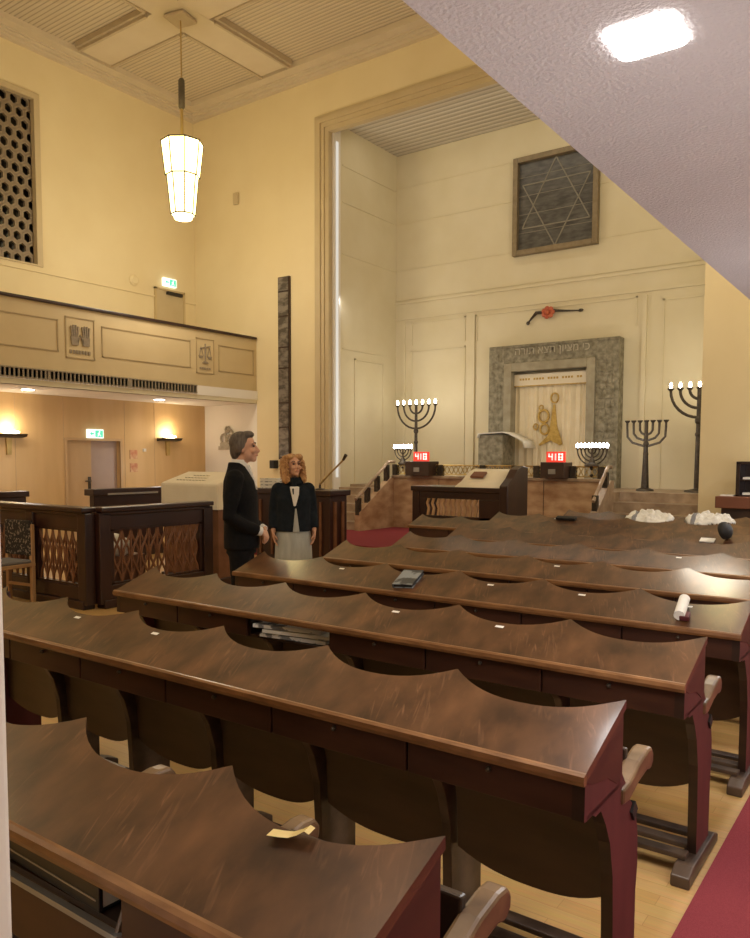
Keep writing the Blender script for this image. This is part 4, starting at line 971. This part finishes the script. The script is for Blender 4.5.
# ------------------------------------------------------------------ chandeliers
def chandelier(x, y, label):
    t = thing('chandelier', label, 'chandelier', (x, y, ZC-.01), 0.2)
    B = dict(world=False)
    MB().box(-.2, .2, -.2, .2, -.06, .0).build('ceiling_plate', M['batten'], t, bevel=.02, **B)
    MB().tube([(0, 0, -.05), (0, 0, -1.02)], .012, 8).build('cord', M['brass'], t, **B)
    g = MB(); g.lathe([(.035, -1.0), (.055, -1.03), (.055, -1.47), (.035, -1.50)], seg=14); g.build('sleeve', M['rib'], t, smooth=True, **B)
    MB().tube([(0, 0, -1.49), (0, 0, -2.06)], .026, 10).build('rod', M['brass'], t, smooth=True, **B)
    g = MB(); g.lathe([(.05, -2.045), (.345, -2.055), (.35, -2.07), (.285, -2.62), (.262, -2.62)], seg=8); g.build('upper_shade', M['shade'], t, **B)
    g = MB(); g.lathe([(.262, -2.60), (.20, -3.26), (.16, -3.26), (.15, -3.33), (.02, -3.34)], seg=8); g.build('lower_shade', M['shade'], t, **B)
    g = MB()
    for k in range(8):
        a_ = 2*PI*k/8; c, s = math.cos(a_), math.sin(a_)
        g.tube([(.352*c, .352*s, -2.06), (.288*c, .288*s, -2.62)], .012, 5); g.tube([(.266*c, .266*s, -2.62), (.203*c, .203*s, -3.26)], .012, 5)
    for r_, z in ((.352, -2.06), (.288, -2.62), (.204, -3.26)):
        g.tube([(r_*math.cos(2*PI*k/8), r_*math.sin(2*PI*k/8), z) for k in range(9)], .014, 5)
    g.build('frame', M['rib'], t, **B)
    l = bpy.data.lights.new('chandelier_light', 'POINT'); l.energy = CH_E; l.color = (1, .89, .72); l.shadow_soft_size = .45
    lo = bpy.data.objects.new('chandelier_light', l); COL.objects.link(lo); lo.parent = t; lo.location = (0, 0, -3.9)
CH_E = 120
names = {(0, 0): 'glowing tapered glass chandelier hanging in the front left corner', (1, 0): 'glowing tapered glass chandelier front right above the gallery edge',
         (0, 1): 'glowing tapered glass chandelier rear left', (1, 1): 'glowing tapered glass chandelier rear right'}
for i, x in enumerate(CHX):
    for j, y in enumerate(CHY): chandelier(x, y, names[i, j])

# ------------------------------------------------------------------ downlights
def downlight(x, y, z, hw, label, m, e, col, sq=True, spread=2.6):
    t = thing('downlight', label, 'downlight', (x, y, z))
    if sq:
        c = MB(); r_ = hw*.35; pts = []
        for (cx, cy, a0) in ((hw-r_, hw-r_, 0), (-hw+r_, hw-r_, PI/2), (-hw+r_, -hw+r_, PI), (hw-r_, -hw+r_, 1.5*PI)):
            for k in range(5): a_ = a0+PI/2*k/4; pts.append((x+cx+r_*math.cos(a_), y+cy+r_*math.sin(a_)))
        c.prism(pts, 'z', z-.008, z+.0)
    else: c = MB().lathe([(hw, -.012), (hw, 0)], (x, y, z), 20)
    c.build('diffuser', m, t)
    l = bpy.data.lights.new('downlight_lamp', 'AREA'); l.shape = 'SQUARE'; l.size = hw*1.8; l.energy = e*.7; l.color = col; l.spread = spread
    lo = bpy.data.objects.new('downlight_lamp', l); COL.objects.link(lo); lo.parent = t; lo.location = (0, 0, -.04)
    l = bpy.data.lights.new('soffit_fill', 'POINT'); l.shadow_soft_size = .2; l.energy = e*.95; l.color = (.96, .98, 1)  # extra point light hung below the fixture to brighten the soffit
    lo = bpy.data.objects.new('soffit_fill', l); COL.objects.link(lo); lo.parent = t; lo.location = (0, 0, -1.35)
SW = (1, .93, .86)
downlight(-.72, 2.32, 2.80, .10, 'bright square downlight in the soffit above the nearest benches', M['lamp_panel'], 16, SW)
downlight(-.66, 5.3, 2.80, .098, 'square downlight in the soffit beyond the right edge', M['lamp_panel'], 16, SW)
downlight(.75, 5.3, 2.80, .098, 'square downlight in the soffit over the carpet runner', M['lamp_panel'], 16, SW)
downlight(.75, 2.24, 2.80, .098, 'square downlight in the soffit behind the camera right', M['lamp_panel'], 16, SW)
downlight(-.66, 8.36, 2.80, .098, 'unseen square downlight added in the soffit between the right edge and the yellow wall', M['lamp_panel'], 18, SW)  # added out of view to brighten the yellow wall at right
downlight(-.66, 10.9, 2.80, .098, 'unseen square downlight added in the soffit nearest the yellow front wall', M['lamp_panel'], 18, SW)  # also added out of view for more light on that wall
downlight(-.70, -.8, 2.80, .098, 'square downlight in the soffit behind the camera', M['lamp_panel'], 16, SW)
downlight(-12.5, 7.35, 2.72, .10, 'round downlight under the left gallery above the left sconce', M['lamp_panel'], 6, (1, .84, .64), False)
downlight(-12.5, 10.1, 2.72, .10, 'round downlight under the left gallery above the double door', M['lamp_panel'], 6, (1, .84, .64), False)
downlight(-12.5, 4.6, 2.72, .10, 'round downlight under the left gallery beyond the left edge', M['lamp_panel'], 6, (1, .84, .64), False)

# vertical strip light behind the casing at the left side of the alcove
g = MB(); g.box(AL+.001, AL+.012, YF+.15, YF+.22, 1.2, 7.7); solo(g, 'strip_light', M['strip'], 'tall vertical strip light inside the left edge of the ark alcove', 'light')
def area(name, loc, rot, sx, sy, e, col):
    l = bpy.data.lights.new(name, 'AREA'); l.shape = 'RECTANGLE'; l.size = sx; l.size_y = sy; l.energy = e; l.color = col
    o = bpy.data.objects.new(name, l); COL.objects.link(o); o.location = loc; o.rotation_euler = rot
    return o
area('alcove_header_fill', (-6.2, YF+.42, 7.9), (-.55+PI*0, 0, 0), 6.0, .2, 18, (1, .92, .76)).rotation_euler = (.5, 0, 0)  # unseen area light added behind the header to light the alcove
al_ = area('alcove_strip_lamp', (AL+.06, YF+.2, 4.6), (0, 0, 0), .08, 6.4, 20, (1, .97, .92))
al_.rotation_euler = Vector((.62, .78, 0)).to_track_quat('-Z', 'Z').to_euler()
area('alcove_right_light', (AR-.1, YF+.5, 4.2), (0, 0, 0), .12, 5.5, 7, (1, .92, .78)).rotation_euler = (PI/2, 0, PI/2+.0)
# warm general light from a fixtureless area lamp near the ceiling behind the camera
area('rear_hall_light', (-6.0, -2.5, 8.6), (.5, 0, 0), 5, 2, 130, (1, .86, .68))

# ------------------------------------------------------------------ people
def fuse(mb, voxel, smooth_it=4):
    me = mb.mesh('tmp', M['skin']); ob = bpy.data.objects.new('tmp', me); COL.objects.link(ob)
    r = ob.modifiers.new('r', 'REMESH'); r.mode = 'VOXEL'; r.voxel_size = voxel; r.use_smooth_shade = True
    s = ob.modifiers.new('s', 'SMOOTH'); s.iterations = smooth_it; s.factor = .5
    bpy.context.view_layer.update()
    out = bpy.data.meshes.new_from_object(ob.evaluated_get(bpy.context.evaluated_depsgraph_get()))
    bpy.data.objects.remove(ob); bpy.data.meshes.remove(me)
    for p in out.polygons: p.use_smooth = True
    return out
def part(me, name, m, parent, label=None):
    me.materials.clear(); me.materials.append(m); me.name = name
    for p in me.polygons: p.material_index = 0
    o = bpy.data.objects.new(name, me); COL.objects.link(o); o.parent = parent
    if label: o['label'] = label
    return o
def hand(mb, wrist, dirv, palm_n, thumb_side, s=1.0, curl=.5):
    # palm along dirv, palm faces palm_n; fingers curl toward palm_n
    d_ = Vector(dirv).normalized(); n_ = Vector(palm_n); n_ = (n_-d_*n_.dot(d_)).normalized(); sd_ = d_.cross(n_)*thumb_side
    w = Vector(wrist)
    for k in range(4):
        off = sd_*(.027-.018*k)*s
        mb.tube([w+off*.6, w+off*.9+d_*.045*s, w+off+d_*.088*s], [.016*s, .015*s, .0125*s], 8)
        L = (.040, .046, .042, .032)[k]*s; p = w+off+d_*.088*s; dd = d_.copy(); pts = [p]
        for q in range(3):
            dd = (dd*math.cos(curl*.75)+n_*math.sin(curl*.75)); n2 = n_
            p = p+dd.normalized()*L*(.95, .65, .5)[q]; pts.append(p)
        mb.tube(pts, [.0105*s, .0098*s, .009*s, .0075*s], 8)
    tb = w+sd_*.024*s+d_*.02*s
    mb.tube([tb, tb+(sd_*.6+d_*.6+n_*.35)*.04*s, tb+(sd_*.55+d_*1.2+n_*.7)*.05*s, tb+(sd_*.35+d_*1.7+n_*.9)*.052*s], [.014*s, .0125*s, .0105*s, .008*s], 8)
def head_geo(mb, H, s=1.0, fem=False):
    # H: 4x4 matrix at head centre (eye height), facing local -Y
    mb.ell((0, .012, .035), (.076*s, .096*s, .092*s), 20, 14, H)
    mb.ell((0, -.012, -.045), (.060*s, .076*s, .075*s), 18, 12, H)
    mb.ell((0, -.058, -.098), (.030*s, .030*s, .024*s), 12, 8, H)      # chin
    mb.tube([(0, -.083, .018), (0, -.098, -.012), (0, -.112, -.036), (0, -.092, -.048)], [.009, .012, .016, .012], 8, M4=H)   # nose
    for sg in (-1, 1):
        mb.ell((sg*.035, -.070, -.03), (.026, .024, .024), 10, 8, H)   # cheek
        mb.ell((sg*.032, -.074, .030), (.028, .018, .010), 10, 8, H)   # brow
        mb.ell((sg*.074*s, .012, -.008), (.012, .020, .033), 10, 8, H) # ear
        mb.tube([(sg*.02, -.086, -.066), (0, -.092, -.064)], [.007, .009], 6, M4=H)
    mb.tube([(-.022, -.084, -.072), (0, -.090, -.073), (.022, -.084, -.072)], [.006, .008, .006], 6, M4=H)
def face_bits(t, H):
    for sg in (-1, 1):
        g = MB(); g.ell((sg*.031, -.080, .008), (.014, .010, .008), 10, 8, H); o = g.build('eye', M['eye'], t, smooth=True, world=False)
        g = MB(); g.tube([(sg*.014, -.088, .030), (sg*.034, -.088, .036), (sg*.054, -.076, .028)], [.004, .005, .003], 6, M4=H); g.build('eyebrow', M['grey_hair'], t, world=False)
    g = MB(); g.tube([(-.022, -.0875, -.070), (0, -.0965, -.069), (.022, -.0875, -.070)], [.003, .006, .003], 6, M4=H); g.build('mouth', M['lips'], t, smooth=True, world=False)

def man():
    t = thing('person', 'man in a black suit standing in profile by the bench ends, hands at his waist', 'person', (-4.66, 4.59, 0), 2.19)
    H = Matrix.Translation((0, -.035, 1.672)) @ Matrix.Rotation(-.10, 4, 'X')
    b = MB(); head_geo(b, H)
    b.tube([(0, .02, 1.44), (0, .008, 1.53), (0, -.01, 1.61)], [.066, .058, .056], 14)
    b.loft([(0, 0, .90, .155, .10), (0, 0, 1.0, .15, .10), (0, 0, 1.2, .16, .11), (0, .01, 1.38, .18, .10), (0, .02, 1.45, .12, .07)], 20)
    HW = {}
    for sg in (-1, 1):
        sh, el, wr = (sg*.19, .01, 1.40), (sg*.235, .05, 1.12), (sg*.085, -.185, .985)
        b.tube([sh, el, wr], [.05, .042, .03], 10)
        hand(b, wr, (-sg*.75, -.25, -.35), (-sg*.3, .8, -.5), sg, 1.0, .6)
        b.tube([(sg*.09, 0, .92), (sg*.095, -.01, .50), (sg*.095, .02, .09)], [.08, .055, .042], 12)
        b.ell((sg*.095, -.05, .05), (.04, .12, .045), 12, 8)
    part(fuse(b, .0075, 3), 'body', M['skin'], t)
    j = MB()
    j.loft([(0, -.005, .84, .195, .145), (0, -.005, .95, .19, .145), (0, 0, 1.1, .18, .138), (0, .005, 1.27, .195, .140), (0, .012, 1.40, .205, .125), (0, .020, 1.465, .165, .098), (0, .028, 1.51, .098, .080), (0, .036, 1.555, .072, .066)], 28, p=2.3)
    for sg in (-1, 1):
        j.ell((sg*.185, .015, 1.43), (.075, .075, .07), 12, 8)
        j.tube([(sg*.195, .012, 1.435), (sg*.225, .035, 1.27), (sg*.242, .055, 1.12), (sg*.175, -.07, 1.035), (sg*.112, -.155, .998)], [.072, .066, .06, .054, .047], 12)
    part(fuse(j, .011, 4), 'jacket', M['suit'], t)
    p = MB()
    p.loft([(0, 0, .80, .172, .125), (0, 0, .96, .17, .122)], 20)
    for sg in (-1, 1): p.tube([(sg*.088, 0, .90), (sg*.094, -.01, .52), (sg*.097, .01, .06)], [.098, .078, .068], 14)
    part(fuse(p, .012, 3), 'trousers', M['suit'], t)
    for sg in (-1, 1):
        g = MB(); g.loft([(sg*.097, -.06, 0, .052, .145), (sg*.097, -.06, .03, .052, .145), (sg*.097, -.045, .07, .045, .12), (sg*.097, .015, .11, .04, .055)], 16); g.build('shoe', M['book_black'], t, smooth=True, world=False)
        g = MB(); g.tube([(sg*.120, -.140, 1.003), (sg*.092, -.18, .988)], [.041, .037], 12); g.build('cuff', M['shirt'], t, smooth=True, world=False)
    g = MB(); g.tube([(0, .016, 1.50), (0, .012, 1.578)], [.072, .066], 16); g.add([(-.045, -.070, 1.53), (.045, -.070, 1.53), (0, -.139, 1.33), (-.04, -.03, 1.50), (.04, -.03, 1.50), (0, -.09, 1.33)], [(0, 1, 2), (3, 5, 4), (0, 2, 5, 3), (1, 4, 5, 2), (0, 3, 4, 1)]); g.build('shirt_collar', M['shirt'], t, smooth=True, world=False)
    h = MB()
    h.ell((0, .030, .050), (.086, .098, .092), 20, 14, H); h.ell((0, .07, -.02), (.074, .058, .085), 16, 10, H)
    h.ell((0, -.03, .105), (.066, .06, .035), 14, 8, H)
    for sg in (-1, 1): h.ell((sg*.074, .035, .015), (.018, .045, .06), 12, 8, H)
    part(fuse(h, .009, 2), 'hair', M['grey_hair'], t)
    face_bits(t, H)
man()

def woman():
    t = thing('person', 'woman with curly blond hair in a navy jacket facing the benches', 'person', (-5.63, 6.33, 0), .82)
    H = Matrix.Translation((.0, -.03, 1.50)) @ Matrix.Rotation(.30, 4, 'Z') @ Matrix.Rotation(-.22, 4, 'X')
    b = MB(); head_geo(b, H, .95, True)
    b.tube([(0, .02, 1.28), (0, .005, 1.36), (0, -.01, 1.44)], [.054, .048, .047], 14)
    b.loft([(0, 0, .80, .155, .11), (0, 0, .92, .145, .10), (0, 0, 1.08, .14, .10), (0, .0, 1.2, .155, .10), (0, .02, 1.31, .11, .07)], 20)
    for sg in (-1, 1):
        sh, el, wr = (sg*.16, .01, 1.27), (sg*.208, .03, 1.01), (sg*.222, -.05, .80)
        b.tube([sh, el, wr], [.044, .036, .025], 10)
        hand(b, wr, (-sg*.1, -.12, -1), (-sg, -.2, 0), -1 if sg > 0 else 1, .92, .35)
        b.tube([(sg*.08, 0, .85), (sg*.085, -.01, .46), (sg*.085, .02, .08)], [.078, .05, .036], 12)
        b.ell((sg*.085, -.04, .045), (.036, .105, .04), 12, 8)
    part(fuse(b, .0075, 3), 'body', M['skin'], t)
    j = MB()
    j.loft([(0, 0, .80, .198, .152), (0, 0, .90, .188, .146), (0, 0, 1.02, .182, .138), (0, -.005, 1.15, .188, .140), (0, .005, 1.24, .185, .12), (0, .015, 1.30, .15, .09), (0, .02, 1.34, .085, .07)], 28, p=2.2)
    for sg in (-1, 1):
        j.ell((sg*.16, .01, 1.265), (.07, .068, .062), 12, 8)
        j.tube([(sg*.172, .01, 1.27), (sg*.198, .03, 1.14), (sg*.216, .035, 1.01), (sg*.226, -.04, .83)], [.062, .058, .052, .047], 12)
    part(fuse(j, .011, 4), 'jacket', M['navy'], t)
    sk = MB(); sk.loft([(0, 0, .28, .215, .185), (0, 0, .5, .205, .175), (0, 0, .72, .195, .15), (0, 0, .90, .165, .118), (0, 0, .98, .15, .11)], 28)
    part(fuse(sk, .012, 3), 'skirt', M['pale_denim'], t)
    g = MB(); g.prism([(-.050, 1.285), (.050, 1.285), (.045, 1.2), (.012, 1.075), (-.012, 1.075)], 'y', -.160, -.10); g.build('white_top', M['shirt'], t, world=False, bevel=.01)
    g = MB(); g.prism([(.004, 1.05), (.018, 1.05), (.05, .80), (-.02, .80)], 'y', -.160, -.145); g.build('blouse_hem', M['pale_denim'], t, world=False)
    g = MB()
    for rr, zz, tw in ((.078, 1.335, .034), (.072, 1.365, .028)):
        g.tube([(rr*math.cos(a_)*1.05, .0+rr*math.sin(a_)-.01, zz-.012*math.sin(a_)*-1) for a_ in [2*PI*k/16 for k in range(17)]], tw, 8)
    g.tube([(0, -.10, 1.32), (-.02, -.14, 1.25), (-.015, -.15, 1.2)], [.03, .026, .012], 8); g.build('scarf', M['navy'], t, smooth=True, world=False)
    for sg in (-1, 1):
        g = MB(); g.loft([(sg*.085, -.05, 0, .046, .125), (sg*.085, -.05, .03, .046, .125), (sg*.085, -.03, .07, .04, .10), (sg*.085, .02, .10, .036, .05)], 16); g.build('shoe', M['book_black'], t, smooth=True, world=False)
    h = MB(); rnd = random.Random(4)
    h.ell((0, .035, .055), (.094, .098, .090), 20, 14, H); h.ell((0, .075, -.06), (.105, .07, .13), 16, 10, H)
    for sg in (-1, 1):
        h.ell((sg*.098, .03, -.05), (.034, .062, .12), 12, 8, H); h.ell((sg*.10, .0, -.13), (.04, .05, .06), 12, 8, H); h.ell((sg*.05, -.035, .095), (.05, .045, .035), 12, 8, H)
    part(fuse(h, .007, 1), 'hair', M['blond'], t)
    h = MB()
    for k in range(190):
        a_ = rnd.uniform(-.25*PI, 1.25*PI); z0_ = rnd.uniform(-.10, .13)
        rr = .118 if z0_ < .06 else .118*math.sqrt(max(.05, 1-((z0_-.06)/.09)**2))
        cx_, cy_ = math.cos(a_)*rr, .03+math.sin(a_)*rr*.95; pts = []; ph = rnd.uniform(0, 6.3); L = rnd.uniform(.05, .10)
        for q in range(6):
            zq = z0_-L*q/5; rad = 1+.10*q/5
            pts.append((cx_*rad+.012*math.cos(ph+q*1.7), (cy_-.03)*rad+.03+.010*math.sin(ph+q*1.7), zq))
        h.tube(pts, [.009]*5+[.004], 5, M4=H)
    h.build('curls', M['blond'], t, smooth=True, world=False)
    face_bits(t, H)
woman()

# repeats of one kind carry a common group
for o in bpy.data.objects:
    if o.parent is None and 'category' in o and 'group' not in o:
        g = {'bench_row': 'bench rows facing the ark', 'chandelier': 'glass chandeliers of the hall', 'menorah': 'menorahs on the ark stage', 'downlight': 'downlights under the galleries',
             'wall_sconce': 'sconces on the panelled wall', 'exit_sign': 'green exit signs', 'reading_box': 'dark boxes on the marble parapet', 'number_sign': 'red lit signs on the dark boxes',
             'lattice_fence': 'lattice fences of the reading platform', 'prayer_shawl': 'prayer shawls on the farthest desk', 'stair_balustrade': 'stage stair balustrades',
             'notice': 'notices by the double door', 'paper_stack': 'paper stacks in the shelf unit', 'rear_rail': 'rear rails of the reading platform'}.get(o.name.split('.')[0])
        if g: o['group'] = g
# ------------------------------------------------------------------ world and view
wd = bpy.data.worlds.new('world'); scene.world = wd; wd.use_nodes = True
bg = wd.node_tree.nodes['Background']; bg.inputs['Color'].default_value = (1, .90, .80, 1); bg.inputs['Strength'].default_value = .03
scene.view_settings.view_transform = 'Standard'
scene.view_settings.look = 'None'
scene.view_settings.exposure = 0.0
